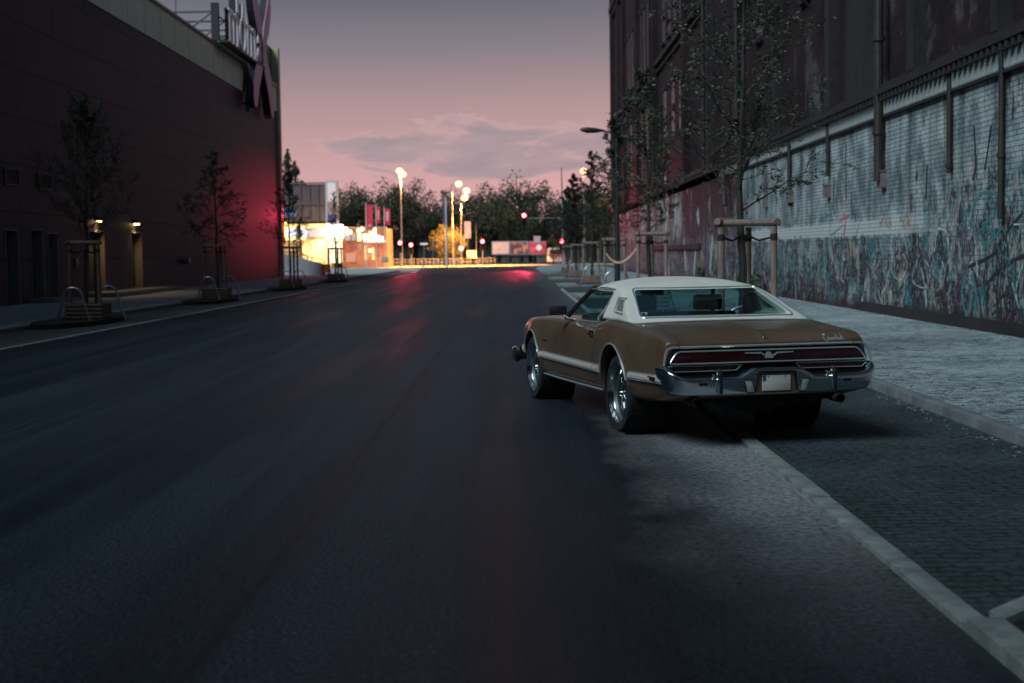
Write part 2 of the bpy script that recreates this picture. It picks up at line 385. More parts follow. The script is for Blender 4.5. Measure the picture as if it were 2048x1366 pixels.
for k in range(40): fl.box((SX+.06, -18+k*2.8, 11.4), (SX+.066, -17.98+k*2.8, 13.05))
part('panel_joint', fl, mat('joint', (.17, .165, .13), .7), store, kind='stuff')
part('corner_pier', MB().box((SX-.5, 97.6, 0), (SX+.22, 98.3, 15.7)).box((-60, 97.61, 0), (SX-.5, 98.2, 13.05)), mat('cream_pier', (.45, .37, .24), .7, col2=(.5, .42, .28), scale=.8), store)
part('green_panel', MB().box((SX-2.5, 91.8, 13.17), (SX-.25, 97.6, 15.7)), M_green, store)
part('green_panel', MB().box((SX+.06, 87.4, 11.0), (SX+.10, 91.4, 13.04)), M_green, store)
for a, b, h, z0 in doors:
    d = part('door', MB().box((SX-.38, a+.05, z0), (SX-.30, b-.05, z0+h-.15)), M_door, store, bevel=.008)
    part('handle', MB().box((SX-.30, a+.16, z0+1.02), (SX-.24, a+.19, z0+1.06)).box((SX-.25, a+.16, z0+1.02), (SX-.235, a+.32, z0+1.05)), mat('handle_steel', (.4,.4,.42), .3, 1), d)
    fr = MB(); fr.box((SX-.3, a, z0), (SX+.02, a+.05, z0+h-.1)); fr.box((SX-.3, b-.05, z0), (SX+.02, b, z0+h-.1)); fr.box((SX-.3, a+.05, z0+h-.15), (SX+.02, b-.05, z0+h-.1))
    part('door_frame', fr, mat('pale_frame', (.16, .15, .14), .6), store)
for a, z0 in ((45.4, 3.95), (48.6, 3.95)):
    v = MB()
    v.box((SX, a, z0), (SX+.06, a+1.3, z0+.05)); v.box((SX, a, z0+.05), (SX+.06, a+.05, z0+.55)); v.box((SX, a+1.25, z0+.05), (SX+.06, a+1.3, z0+.55)); v.box((SX, a+.05, z0+.52), (SX+.06, a+1.25, z0+.55))
    for k in range(6):
        zz = z0+.08+k*.075; v.prism([(SX+.005, zz), (SX+.05, zz-.01), (SX+.05, zz), (SX+.005, zz+.03)], a+.06, a+1.24, 'y')
    part('vent_grille', v, M_dk, store)
M_conc = mat('concrete', (.13, .14, .15), .85, col2=(.19, .20, .21), scale=3, bump=.4, bscale=40)
part('doorstep', MB().box((SX, 53.2, .09), (SX+1.3, 58.2, .28)), M_conc, store, bevel=.015)
part('doorstep', MB().box((SX, 58.6, .09), (SX+1.1, 64.6, .28)), M_conc, store, bevel=.015)
part('doorstep', MB().box((SX, 47.4, .09), (SX+.8, 48.9, .26)).box((SX, 49.1, .09), (SX+.8, 50.7, .2)), M_conc, store, bevel=.015)
M_warm = emis('door_lamp_glow', (1, .62, .22), 25)
for yy in (55.2, 60.6):
    wl = thing('wall_lamp', 'small lit wall lamp over the ' + ('farther grey door' if yy > 58 else 'grey door behind the nearest young tree'), 'lamp', (SX, yy, 3.08), group='lamps over the store doors')
    part('housing', MB().prism([(SX, 3.02), (SX+.28, 3.02), (SX+.28, 3.10), (SX+.02, 3.22), (SX, 3.22)], yy-.16, yy+.16, 'y'), M_dk, wl)
    part('diffuser', MB().box((SX+.05, yy-.09, 2.98), (SX+.22, yy+.09, 3.018)), M_warm, wl)
    lamp('SPOT', 'door_light', (SX+.22, yy, 2.95), 80, (1, .62, .28), .05, wl, (.25, 0, -1), radians(150), .9)
bx = thing('security_camera', 'grey camera housing high on the plum wall under the pink X', 'camera', (SX, 85.6, 10.7))
part('housing', MB().lathe([(0, -.5), (.14, -.48), (.17, -.3), (.17, .45), (.12, .5), (0, .5)], (SX+.35, 85.6, 10.7), 'z', 16), mat('cam_grey', (.12, .13, .15), .4), bx, smooth=True)
part('bracket', MB().box((SX, 85.54, 10.65), (SX+.3, 85.66, 10.75)), M_dk, bx)
sp_ = thing('wall_floodlight', 'small unlit round floodlight low on the plum store wall', 'lamp', (SX, 69.3, 1.35))
part('housing', MB().lathe([(0, 0), (.12, 0), (.15, .22), (.17, .34), (0, .34)], (SX, 69.3, 1.4), 'x', 16), mat('cam_grey', (.12, .13, .15), .4), sp_, smooth=True)
sp_.location = (SX, 69.3, 1.35)
ib = thing('intercom', 'small grey intercom box on the plum wall left of the lamp lit doors', 'intercom', (SX, 52.5, 1.3))
part('housing', MB().box((SX, 52.4, 1.25), (SX+.06, 52.6, 1.6)), mat('cam_grey', (.12, .13, .15), .4), ib, bevel=.01)
part('button', MB().lathe([(0, 0), (.03, 0), (.03, .02), (0, .02)], (SX+.06, 52.5, 1.35), 'x', 12), mat('pale_plastic', (.5,.5,.52), .4), ib)
# ---------------------------------------------------------------- roof sign: tall lettering and a giant X
M_let = mat('pink_white_letter', (.93, .78, .84), .6, col2=(.96, .82, .88), scale=1)
M_x = mat('mauve_letter', (.46, .20, .34), .5, col2=(.54, .25, .40), scale=.6)
M_side_d = mat('letter_side', (.018, .012, .022), .6)
def flat_letter(polys, x, t):
    mb = MB()
    for P in polys: mb.prism(P, x-t, x, 'x')
    return mb
def arc(cx, cz, rx, rz, a0, a1, n=14): return [(cx+rx*cos(radians(a0+(a1-a0)*k/n)), cz+rz*sin(radians(a0+(a1-a0)*k/n))) for k in range(n+1)]
def ringpoly(cx, cz, rx, rz, ix, iz, a0, a1, n=16):
    o = arc(cx, cz, rx, rz, a0, a1, n); i_ = arc(cx, cz, ix, iz, a0, a1, n)
    return [[o[k], o[k+1], i_[k+1], i_[k]] for k in range(n)]
def let_m(y, w, z0, z1):
    s = w*.15; P = []
    H = z1-z0
    for k in range(3):
        a = y+w*.06+k*w*.36; P.append([(a, z0+.07), (a+s, z0+.07), (a+s, z1-.30*H), (a, z1-(.05 if k == 0 else .22)*H)])
        P.append([(a-w*.05, z0), (a+s+w*.05, z0), (a+s+w*.05, z0+.07), (a-w*.05, z0+.07)])
        if k < 2: P += ringpoly(a+s+w*.13, z1-.30*H, w*.23, .28*H, w*.09, .17*H, 0, 180, 10)
    P.append([(y, z1-.10*H), (y+w*.10, z1-.10*H), (y+w*.10+s*.6, z1), (y, z1-.03*H)])
    return P
def let_o(y, w, z0, z1): return ringpoly(y+w/2, (z0+z1)/2, w*.48, (z1-z0)*.52, w*.25, (z1-z0)*.46, 0, 360, 28)
def let_a(y, w, z0, z1):
    H = z1-z0; P = [[(y+w*.58, z0+.04*H), (y+w*.80, z0+.04*H), (y+w*.80, z1-.3*H), (y+w*.58, z1-.3*H)]]
    P += ringpoly(y+w*.45, z1-.3*H, w*.35, .30*H, w*.14, .22*H, 0, 170, 10)
    P += ringpoly(y+w*.38, z0+.27*H, w*.34, .29*H, w*.12, .20*H, 60, 300, 14)
    P.append([(y+w*.78, z0), (y+w*1.0, z0+.08*H), (y+w*.98, z0+.12*H), (y+w*.78, z0+.10*H)])
    P.append([(y+w*.10, z1-.36*H), (y+w*.30, z1-.36*H), (y+w*.30, z1-.24*H), (y+w*.10, z1-.24*H)])
    return P
sg = thing('roof_sign', 'roof edge lettering reading möma ending in a giant mauve X on steel frame', 'sign', (SX+.4, 85, 13))
z0, z1 = 13.3, 15.15; LX = SX + .80
for nm, polys in (('letter', let_m(78.2, 3.0, z0, z1)), ('letter', let_o(81.25, 2.1, z0, z1)), ('letter', let_m(83.4, 3.1, z0, z1)), ('letter', let_a(86.6, 2.3, z0-.05, z1-.05))):
    lt = part(nm, flat_letter(polys, LX, .05), M_let, sg)
    part('letter_return', flat_letter(polys, LX-.052, .22), M_side_d, lt)
for yy in (80.5, 82.1):
    u = part('umlaut_dot', MB().prism([(yy, 15.2), (yy+.75, 15.2), (yy+.75, 15.3), (yy+.62, 15.3), (yy+.62, 15.95), (yy, 15.95)], LX-.05, LX, 'x'), M_let, sg)
    part('letter_return', MB().box((LX-.45, yy, 15.2), (LX-.052, yy+.7, 15.95)), M_side_d, u)
part('backing_board', MB().box((LX-.9, 77.8, z0-.02), (LX-.5, 78.1, 15.3)).box((LX-.5, 77.7, z0-.14), (LX+.02, 89.2, z0-.02)), M_side_d, sg)
def limb(p0, p1, w0, w1):
    """tapered leaf shaped limb of the X between two (y,z) ends"""
    (ya, za), (yb, zb) = p0, p1; dy, dz = yb-ya, zb-za; l = math.hypot(dy, dz); ny, nz_ = -dz/l, dy/l
    A, B = [], []
    for k in range(17):
        t = k/16; w = w1 + (w0-w1)*abs(2*t-1)**1.2
        if t < .06: w *= math.sqrt(max(0.05, 1-((.06-t)/.06)**2))
        if t > .94: w *= math.sqrt(max(0.05, 1-((t-.94)/.06)**2))
        A.append((ya+dy*t+ny*w/2, za+dz*t+nz_*w/2)); B.append((ya+dy*t-ny*w/2, za+dz*t-nz_*w/2))
    return [[A[k], A[k+1], B[k+1], B[k]] for k in range(16)]
def xlimb(P, Wd):
    out = []; n = len(P)
    def cr(T, t):
        i = min(int(t), n-2); f = t-i; p0, p1, p2, p3 = T[max(i-1,0)], T[i], T[i+1], T[min(i+2,n-1)]
        return .5*(2*p1+(p2-p0)*f+(2*p0-5*p1+4*p2-p3)*f*f+(3*p1-p0-3*p2+p3)*f**3)
    A, B = [], []; m_ = 24; Vp = [Vector(p) for p in P]
    for k in range(m_+1):
        t = k/m_*(n-1); c = cr(Vp, t); d = (cr(Vp, min(t+.05, n-1-1e-6)) - cr(Vp, max(t-.05, 0))).normalized(); w = cr(Wd, t)*.5
        e = min(k, m_-k)/m_*(n-1)
        if e < .35: w *= math.sqrt(max(.12, 1-((.35-e)/.35)**2))
        A.append((c.x-d.y*w, c.y+d.x*w)); B.append((c.x+d.y*w, c.y-d.x*w))
    return [[A[k], A[k+1], B[k+1], B[k]] for k in range(m_)]
xp = xlimb([(85.5, 10.5), (86.4, 12.2), (87.7, 13.4), (88.1, 14.4), (87.6, 15.4), (86.7, 16.6), (85.9, 18.4)], [1.1, 1.5, 1.35, 1.2, 1.3, 1.4, .9]) + xlimb([(91.7, 10.4), (90.9, 12.1), (89.6, 13.3), (89.2, 14.4), (89.6, 15.4), (90.6, 16.4), (91.5, 17.9)], [1.0, 1.5, 1.35, 1.2, 1.3, 1.4, 1.0])
XX = SX + .80
xo = part('letter', flat_letter(xp, XX, .05), M_x, sg, label='giant mauve letter X')
part('letter_return', flat_letter(xp, XX-.052, .45), M_side_d, xo)
M_pipe = mat('teal_steel', (.07, .10, .115), .5, col2=(.10, .13, .14), scale=4)
tr = MB()
for k, yy in enumerate((78.3, 81.5, 84.7, 87.9)):
    xa, xb = LX-.9, LX-3.4; zt = 14.9
    tr.tube([(xa, yy, zt), (xb, yy, zt)], .06, 6); tr.tube([(xb, yy, zt), (xb, yy, 13.0)], .07, 6); tr.tube([(xa, yy, zt), (xb, yy, 13.1)], .05, 6)
    tr.tube([(xb, yy, zt), (xb-2.0, yy, 13.0)], .06, 6); tr.tube([(xa, yy, 13.4), (xb, yy, 13.4)], .05, 6)
for zz in (13.4, 14.9): tr.tube([(LX-3.4, 78.3, zz), (LX-3.4, 88, zz)], .045, 6); tr.tube([(LX-.9, 78.3, zz), (LX-.9, 88, zz)], .045, 6)
for k in range(12):
    yy = 78.4+k*.8; tr.tube([(LX-.6, yy, 13.15), (LX-.75, yy+.4, 13.0-.05)], .03, 5); tr.tube([(LX-.6, yy+.8, 13.15), (LX-.75, yy+.4, 13.0-.05)], .03, 5)
part('support_frame', tr, M_pipe, sg)
part('bracket', MB().box((SX+.1, 86.4, 12.0), (XX-.5, 86.6, 12.2)), M_dk, sg); part('bracket', MB().box((SX+.1, 90.2, 12.0), (XX-.5, 90.4, 12.2)), M_dk, sg)
la = solo('antenna_rod', MB().tube([(SX-2.5, 80, 13.05), (SX-2.5, 80, 18.5)], .03, 6), M_dk, 'thin vertical lightning rod behind the roof lettering', 'rod')

# ================================================================ unseen block added behind the viewpoint to darken the foreground
blk = thing('shade_block', 'unseen dark flat roofed block added behind the viewpoint to shade the foreground', 'building', (-14, -12, 0))
part('wall', MB().box((-46, -24, 0), (6, -12, 25)), mat('grey_render', (.07, .07, .075), .85, col2=(.10, .10, .105), scale=.5), blk)
part('roof', MB().box((-46.3, -24.3, 25.01), (6.3, -11.7, 25.4)), M_dk, blk)
for fl_ in range(7):
    for k in range(12): part('window', MB().box((-43+k*4, -11.99, 2+fl_*3.3), (-41.4+k*4, -11.95, 3.7+fl_*3.3)), mat('night_window', (.01, .012, .016), .2, spec=.6), blk)
# ================================================================ brick factory on the right
WX = 8.0
def brickwall(painted):
    def fn(p):
        t = N('ShaderNodeTexCoord'); sp = N('ShaderNodeSeparateXYZ'); L(t.outputs['Object'], sp.inputs[0])
        c_ = N('ShaderNodeCombineXYZ'); L(sp.outputs[1], c_.inputs[0]); L(sp.outputs[2], c_.inputs[1]); Yv, Zv = sp.outputs[1], sp.outputs[2]
        def nz(sc, st=(1,1,1), det=6, rough=.6, off=(0,0,0), dist=0):
            mp = N('ShaderNodeMapping'); L(c_.outputs[0], mp.inputs[0]); mp.inputs['Scale'].default_value = st; mp.inputs['Location'].default_value = off
            n = N('ShaderNodeTexNoise'); L(mp.outputs[0], n.inputs['Vector']); n.inputs['Scale'].default_value = sc
            n.inputs['Detail'].default_value = det; n.inputs['Roughness'].default_value = rough; n.inputs['Distortion'].default_value = dist; return n.outputs[0]
        b = N('ShaderNodeTexBrick'); L(c_.outputs[0], b.inputs['Vector']); b.inputs['Scale'].default_value = 1
        b.inputs['Brick Width'].default_value = .262; b.inputs['Row Height'].default_value = .0875; b.inputs['Mortar Size'].default_value = .0085; b.inputs['Mortar Smooth'].default_value = .25; b.inputs['Bias'].default_value = .1
        b.inputs['Color1'].default_value = (.028, .016, .021, 1); b.inputs['Color2'].default_value = (.048, .026, .031, 1); b.inputs['Mortar'].default_value = (.028, .024, .026, 1)
        rb = N('ShaderNodeTexBrick'); L(c_.outputs[0], rb.inputs['Vector']); rb.inputs['Scale'].default_value = 1
        rb.inputs['Brick Width'].default_value = .262; rb.inputs['Row Height'].default_value = .0875; rb.inputs['Mortar Size'].default_value = 0; rb.inputs['Color1'].default_value = (0,0,0,1); rb.inputs['Color2'].default_value = (1,1,1,1)
        perbrick = rb.outputs[0]
        c = mix_(.6, b.outputs[0], ramp_(nz(.5, det=8), [(.3, (.45,.45,.5)), (.7, (1.35,1.3,1.3))]), 'MULTIPLY')
        if painted:
            # where old white paint survives: a function of the place along the wall, torn by noise and brick by brick
            along = ramp_(math_('DIVIDE', Yv, 120.0), [(0, (.82,.82,.82)), (.405, (.84,.84,.84)), (.43, (.55,.55,.55)), (.455, (.15,.15,.15)), (.55, (.12,.12,.12)), (.60, (.55,.55,.55)), (.68, (.45,.45,.45)), (1, (.35,.35,.35))])
            hgt = ramp_(math_('DIVIDE', Zv, 6.0), [(.02, (.0,.0,.0)), (.09, (.10,.10,.10)), (.16, (.5,.5,.5)), (.30, (.58,.58,.58)), (.36, (.95,.95,.95)), (.72, (1,1,1)), (1, (.9,.9,.9))])
            tear = nz(3.2, (1.6, .55, 1), 9, .75); tear2 = nz(.55, (1, .7, 1), 6, .6, (5, 2, 0))
            a = math_('ADD', math_('MULTIPLY', along, hgt), math_('ADD', math_('MULTIPLY', math_('SUBTRACT', tear, .5), 2.0), math_('MULTIPLY', math_('SUBTRACT', tear2, .5), 2.0)))
            a = math_('ADD', a, math_('MULTIPLY', math_('SUBTRACT', perbrick, .5), .16))
            pm = ramp_(a, [(.36, (0,0,0)), (.50, (.85,.85,.85)), (.7, (1,1,1))])
            white = ramp_(nz(1.4, (1, .5, 1), 8, .7, (9, 0, 0)), [(.3, (.18,.22,.23)), (.5, (.36,.42,.43)), (.7, (.56,.61,.60))])
            white = mix_(.85, white, mix_(b.outputs['Fac'], (1.0, 1.0, 1.0), (.10, .12, .15)), 'MULTIPLY')
            white = mix_(.8, white, ramp_(nz(.8, (1, .8, 1), 9, .72, (17, 3, 0)), [(.42, (.16,.21,.25)), (.56, (1,1,1))]), 'MULTIPLY')
            c = mix_(pm, c, white)
            # layers of faded spray paint, streaked downwards, mostly below head height
            Zg = math_('SUBTRACT', Zv, ramp_(math_('DIVIDE', Yv, 120.0), [(.17, (1,1,1)), (.215, (.9,.9,.9)), (.25, (0,0,0))]))
            low = ramp_(math_('ADD', math_('DIVIDE', math_('MAXIMUM', Zg, math_('MULTIPLY', math_('MINIMUM', Zv, 1.0), .8)), 6.0), math_('MULTIPLY', math_('SUBTRACT', nz(1.7, (1, .6, 1), 8, .7, (2, 2, 0)), .5), .22)), [(.03, (0,0,0)), (.07, (1,1,1)), (.28, (1,1,1)), (.36, (.25,.25,.25)), (.5, (.12,.12,.12)), (.62, (0,0,0))])
            for (col, off, sc, st, lo, hi, am) in (((.02, .13, .15), (0, 0, 0), 1.1, (1, .6, 1), .49, .55, .85), ((.055, .026, .055), (21, 3, 0), .9, (1, .5, 1), .53, .58, .7),
                     ((.012, .014, .022), (7, 11, 0), 1.6, (1.5, .45, 1), .51, .56, .9), ((.33, .30, .27), (3, 31, 0), 1.2, (1.3, .5, 1), .54, .58, .8), ((.30, .06, .09), (13, 7, 0), .5, (1, .7, 1), .62, .66, .5), ((.06, .22, .24), (4, 44, 0), 1.4, (1, .6, 1), .60, .64, .7)):
                q = nz(sc, (st[0], st[1]*1.5, 1), 9, .72, off, .6)
                c = mix_(math_('MULTIPLY', math_('MULTIPLY', ramp_(q, [(lo, (0,0,0)), (hi, (1,1,1))]), low), am), c, col)
            fl = nz(7, (2.2, .35, 1), 5, .7, (2, 9, 0)); fl2 = nz(11, (1.6, .5, 1), 5, .7, (8, 1, 0))
            c = mix_(math_('MULTIPLY', math_('MULTIPLY', ramp_(fl, [(.52, (0,0,0)), (.56, (1,1,1))]), low), .75), c, (.03, .034, .05))
            c = mix_(math_('MULTIPLY', math_('MULTIPLY', ramp_(fl2, [(.56, (0,0,0)), (.60, (1,1,1))]), low), .7), c, (.40, .45, .45))
            # pale rolled band at two metres
            bandm = ramp_(math_('ADD', Zv, math_('MULTIPLY', math_('SUBTRACT', nz(2.0), .5), .25)), [(.0, (0,0,0)), (.9, (0,0,0))])
            d = math_('ABSOLUTE', math_('SUBTRACT', Zv, 2.02)); bm_ = ramp_(math_('ADD', d, math_('MULTIPLY', math_('SUBTRACT', nz(2.4, (1, 2, 1)), .5), .3)), [(.15, (1,1,1)), (.22, (0,0,0))])
            bx_ = ramp_(math_('DIVIDE', Yv, 120.0), [(.22, (0,0,0)), (.25, (.8,.8,.8)), (.41, (.9,.9,.9)), (.42, (0,0,0))])
            c = mix_(math_('MULTIPLY', bm_, bx_), c, mix_(b.outputs['Fac'], (.47, .50, .50), (.2, .22, .24)))
            # drips of soot from the ledge
            so_ = nz(1.0, (1.9, .06, 1), 6, .6, (1, 5, 0)); up = ramp_(math_('DIVIDE', Zv, 5.0), [(.3, (0,0,0)), (1, (1,1,1))])
            c = mix_(math_('MULTIPLY', math_('MULTIPLY', ramp_(so_, [(.53, (0,0,0)), (.64, (1,1,1))]), up), .85), c, (.02, .024, .03))
        else:
            c = mix_(.8, c, ramp_(nz(.16, (1, .35, 1), 7), [(.35, (.22,.20,.24)), (.65, (.85,.8,.85))]), 'MULTIPLY')
            q = math_('MULTIPLY', ramp_(nz(.30, (1, .6, 1), 9, .75, (3, 1, 0)), [(.57, (0,0,0)), (.66, (.5,.5,.5))]), ramp_(math_('DIVIDE', Zv, 12.0), [(.4, (1,1,1)), (.75, (0,0,0))]))
            c = mix_(q, c, (.20, .20, .22))
        L(c, p.inputs['Base Color']); p.inputs['Roughness'].default_value = .88; p.inputs['Specular IOR Level'].default_value = .2
        bu = N('ShaderNodeBump'); bu.invert = True; L(math_('ADD', b.outputs['Fac'], math_('MULTIPLY', nz(20), -.25)), bu.inputs['Height']); bu.inputs['Strength'].default_value = .8; bu.inputs['Distance'].default_value = .012
        L(bu.outputs[0], p.inputs['Normal'])
    return fn
M_paint = custom('painted_brick', brickwall(True)); M_brick = custom('dark_brick', brickwall(False))  # unpainted upper brick holds the vignette in its dark colour
M_dbr = mat('sooty_vignette_brick', (.006, .005, .007), .9, col2=(.016, .012, .014), scale=3, bump=.6, bscale=25)  # soot tone darkened further, with the vignette put into the colour
M_rust = mat('rusty_iron', (.009, .008, .010), .7, col2=(.026, .018, .018), scale=6)
fac = thing('brick_factory', 'tall old brick factory with peeling white painted and graffiti covered base', 'building', (WX, 0, 0))
part('lower_wall', MB().box((WX, -6, 0), (WX+1, 118, 4.42)), M_paint, fac)
fz = MB(); fz.box((WX-.05, -6, 4.42), (WX+.2, 56, 4.82))
part('frieze', fz, mat('white_frieze', (.26, .29, .30), .8, col2=(.38, .42, .43), scale=5, stretch=(1, 6, .2), bump=1, bscale=30), fac)
rb_ = MB()
for k in range(560):
    yy = 12+k*.075; rb_.box((WX-.062, yy, 4.45), (WX-.05, yy+.035, 4.78))
part('frieze_ribs', rb_, mat('white_frieze', (.26, .29, .30)), fac, kind='stuff')
ld = MB(); ld.box((WX-.22, -6, 4.84), (WX+.3, 118, 4.95)); ld.box((WX-.14, -6, 4.95), (WX+.3, 118, 5.06))
ld.box((WX-.09, -6, 4.36), (WX-.0, 56, 4.415))
part('ledge', ld, M_dbr, fac)
dn = MB()
for k in range(330): dn.box((WX-.2, 12+k*.3, 4.70), (WX-.07, 12.14+k*.3, 4.835))
part('ledge_dentils', dn, M_dbr, fac, kind='stuff')
part('upper_wall', MB().box((WX+.12, -6, 4.96), (WX+1, 118, 25.5)), M_brick, fac)
part('body', MB().box((WX+1.0, -6, 0), (34, 117.9, 25.3)), M_dbr, fac)
cr = MB(); cr.box((WX-.1, 60, 12.0), (WX+.2, 118, 12.22)); cr.box((WX-.02, 60, 11.6), (WX+.2, 118, 11.72)); cr.box((WX-.25, -6, 21.0), (WX+.3, 118.3, 21.4)); cr.box((WX-.1, -6, 20.6), (WX+.3, 118.2, 20.98))
part('string_course', cr, M_dbr, fac)
for yy, w, d, zt in ((23.6, .35, .3, 25.4), (28.6, .5, .3, 25.4), (36.2, .55, .3, 25.4), (43.8, .5, .3, 25.4), (51.2, .6, .3, 25.4), (59.0, .35, .3, 25.4), (67.2, .8, .35, 25.4), (82, 1.0, .35, 25.4), (94, .9, .3, 25.4), (105.5, .9, .3, 25.4), (111, .8, .3, 25.4), (117.4, 1.2, .35, 25.4)):
    part('pilaster', MB().box((WX-.1-d+.25, yy-w/2, 5.065), (WX+.118, yy+w/2, zt)), M_brick if yy > 60 else M_dbr, fac)
M_win = mat('dark_window', (.008, .009, .013), .25, spec=.6)
def window(y, w, z0, z1, arch=False):
    P = [(y-w/2, z0), (y+w/2, z0)]
    if arch: P += [(y + w/2*cos(radians(a)), z1-w/2*.35 + w/2*.35*sin(radians(a))) for a in range(0, 181, 30)]
    else: P += [(y+w/2, z1), (y-w/2, z1)]
    o = part('window', MB().prism(P, WX+.100, WX+.118, 'x'), M_win, fac)
    part('sill', MB().box((WX-.02, y-w/2-.1, z0-.14), (WX+.116, y+w/2+.1, z0-.01)), M_dbr, o)
    fr = MB(); fr.box((WX+.08, y-.03, z0), (WX+.099, y+.03, z1-.1)); fr.box((WX+.08, y-w/2, (z0+z1)/2), (WX+.099, y+w/2, (z0+z1)/2+.05))
    part('mullion', fr, M_rust, o)
    part('lintel', MB().box((WX+.02, y-w/2-.12, z1+.02), (WX+.117, y+w/2+.12, z1+.26)), M_dbr, o)
for yy in (85, 87.4, 89.8, 92, 96.5, 99, 101.5, 103.6): window(yy, .95, 12.8, 16.6); 
for yy in (70, 72.6, 75.2, 78): window(yy, 1.1, 12.8, 19.5)
for yy in (62.5, 64.3): window(yy, .9, 13.5, 20)
for yy in (84.8, 88.4, 92): window(yy, 1.2, 6.0, 10.4, True)
for yy in (97, 100.5, 103.5): window(yy, 1.1, 6.0, 10.4, True)
for yy in (70.2, 73.6, 77.6): window(yy, 1.2, 7.4, 10.2, True)
for yy in (108.2, 113.8): window(yy, .9, 6.0, 19.5)
for yy in (40, 47.5): window(yy, 1.0, 8.5, 15)
part('blocked_window', MB().box((WX+.06, 32.0, 5.07), (WX+.118, 35.0, 8.1)), M_dbr, fac, label='bricked up window with soot above the ledge')
window(25.6, 1.2, 7.8, 11.0)
# iron brackets carrying insulators along the wall
for k, (yy, zz, l) in enumerate(((31.5, 7.9, .9), (52, 8.7, .8), (56.5, 8.3, .9), (61.5, 8.0, .9), (66, 8.0, .8), (70.5, 7.0, .9), (84, 7.2, .9), (96, 7.4, .9), (37.5, 8.2, .8), (43, 8.3, .8))):
    b = MB(); b.box((WX-l, yy-.05, zz), (WX+.15, yy+.05, zz+.08)); b.box((WX-l, yy-.5, zz+.02), (WX-l+.07, yy+.5, zz+.1))
    b.tube([(WX+.1, yy, zz-.7), (WX-l+.1, yy, zz)], .035, 6)
    for q in (-.4, 0, .4): b.lathe([(.0, 0), (.05, 0), (.07, .06), (.05, .1), (.06, .16), (0, .2)], (WX-l+.03, yy+q, zz+.1), 'z', 8)
    part('bracket', b, M_rust, fac)
# drain pipes and rusty boxes
def drain(y, z0, z1, r=.07, x=WX-.16):
    mb = MB().tube([(x, y, z1), (x, y, z0)], r, 10)
    for q in range(int(z0)+1, int(z1), 2): mb.tube([(x, y, q), (x, y, q+.08)], r*1.35, 10)
    o = part('drain_pipe', mb, M_rust, fac, smooth=True); return o
drain(31.0, 3.0, 15, .10); drain(26.2, 2.9, 5.0, .05, WX-.08); drain(36.4, 3.4, 5, .05, WX-.08); drain(41.5, 2.8, 4.9, .06, WX-.08); drain(50.6, 5.1, 20, .09, WX-.2); drain(59.6, 5.1, 20, .08, WX-.2); drain(23.4, 2.0, 4.9, .05, WX-.08); drain(83.5, 5.1, 20, .09, WX-.2)
for y_, z_, s in ((31.05, 2.86, .34), (36.5, 2.86, .30), (41.4, 2.90, .30), (45.6, 2.9, .28), (49.6, 2.9, .26)):
    b = MB().box((WX-.14, y_-s/2, z_), (WX, y_+s/2, z_+s)); b.box((WX-.16, y_-s/2-.02, z_+s), (WX, y_+s/2+.02, z_+s+.03))
    part('junction_box', b, mat('old_box', (.10, .075, .08), .8, col2=(.16, .12, .12), scale=4), fac)
# leaning struts over the ledge
for P_, r_ in (([(WX-.3, 44.6, 6.6), (WX-.35, 46.0, 5.6), (WX-.4, 47.4, 4.3)], .10), ([(WX-.3, 50.3, 6.2), (WX-.35, 51.3, 5.4), (WX-.5, 55.6, 5.2)], .09), ([(WX-.3, 53.4, 4.6), (WX-.3, 52.9, 3.2)], .10)):
    part('old_pipe', MB().tube(P_, r_, 8), M_rust, fac, smooth=True)
part('plinth', MB().box((WX-.10, 62, 1.62), (WX, 84, 1.85)), M_dbr, fac); part('plinth', MB().box((WX-.06, -6, .1), (WX, 33, .32)), M_dbr, fac)
# sprayed lines on the wall
def onwall(px, py):
    d = F_ + RR*((px-1024)/FPX) + UU*(-(py-683)/FPX); t = WX/d.x
    return (d.y*t, CAMH + d.z*t)
gcount = [0]
def stroke(pts, w, m, px=True, label=None):
    P = [onwall(*p) for p in pts] if px else pts
    # catmull-rom
    Q = []
    for i in range(len(P)-1):
        p0, p1, p2, p3 = P[max(i-1, 0)], P[i], P[i+1], P[min(i+2, len(P)-1)]
        for k in range(6):
            t = k/6; Q.append(tuple(.5*((2*p1[j]) + (-p0[j]+p2[j])*t + (2*p0[j]-5*p1[j]+4*p2[j]-p3[j])*t*t + (-p0[j]+3*p1[j]-3*p2[j]+p3[j])*t**3) for j in (0, 1)))
    Q.append(P[-1]); mb = MB(); vs = []; n = len(Q); gcount[0] += 1; x = WX - .003 - .0007*(gcount[0] % 7)
    for i, q in enumerate(Q):
        a = Q[max(i-1, 0)]; b = Q[min(i+1, n-1)]; dy, dz = b[0]-a[0], b[1]-a[1]; l = math.hypot(dy, dz) or 1
        ww = (w if isinstance(w, (int, float)) else w[0] + (w[1]-w[0])*i/(n-1))*(.8+.4*noise.noise(Vector((q[0]*3, q[1]*3, gcount[0]))))
        vs += [(x, q[0]-dz/l*ww/2, q[1]+dy/l*ww/2), (x, q[0]+dz/l*ww/2, q[1]-dy/l*ww/2)]
    mb.add(vs, [(2*i, 2*i+1, 2*i+3, 2*i+2) for i in range(n-1)]); return mb
def worn(name, col, thr=.5):
    def fn(p):
        p.inputs['Base Color'].default_value = (*col, 1); p.inputs['Roughness'].default_value = .85
        t = N('ShaderNodeTexCoord'); n = N('ShaderNodeTexNoise'); L(t.outputs['Object'], n.inputs['Vector']); n.inputs['Scale'].default_value = 7; n.inputs['Detail'].default_value = 7; n.inputs['Roughness'].default_value = .75
        L(ramp_(n.outputs[0], [(thr-.05, (0,0,0)), (thr+.05, (1,1,1))]), p.inputs['Alpha'])
    return custom(name, fn)
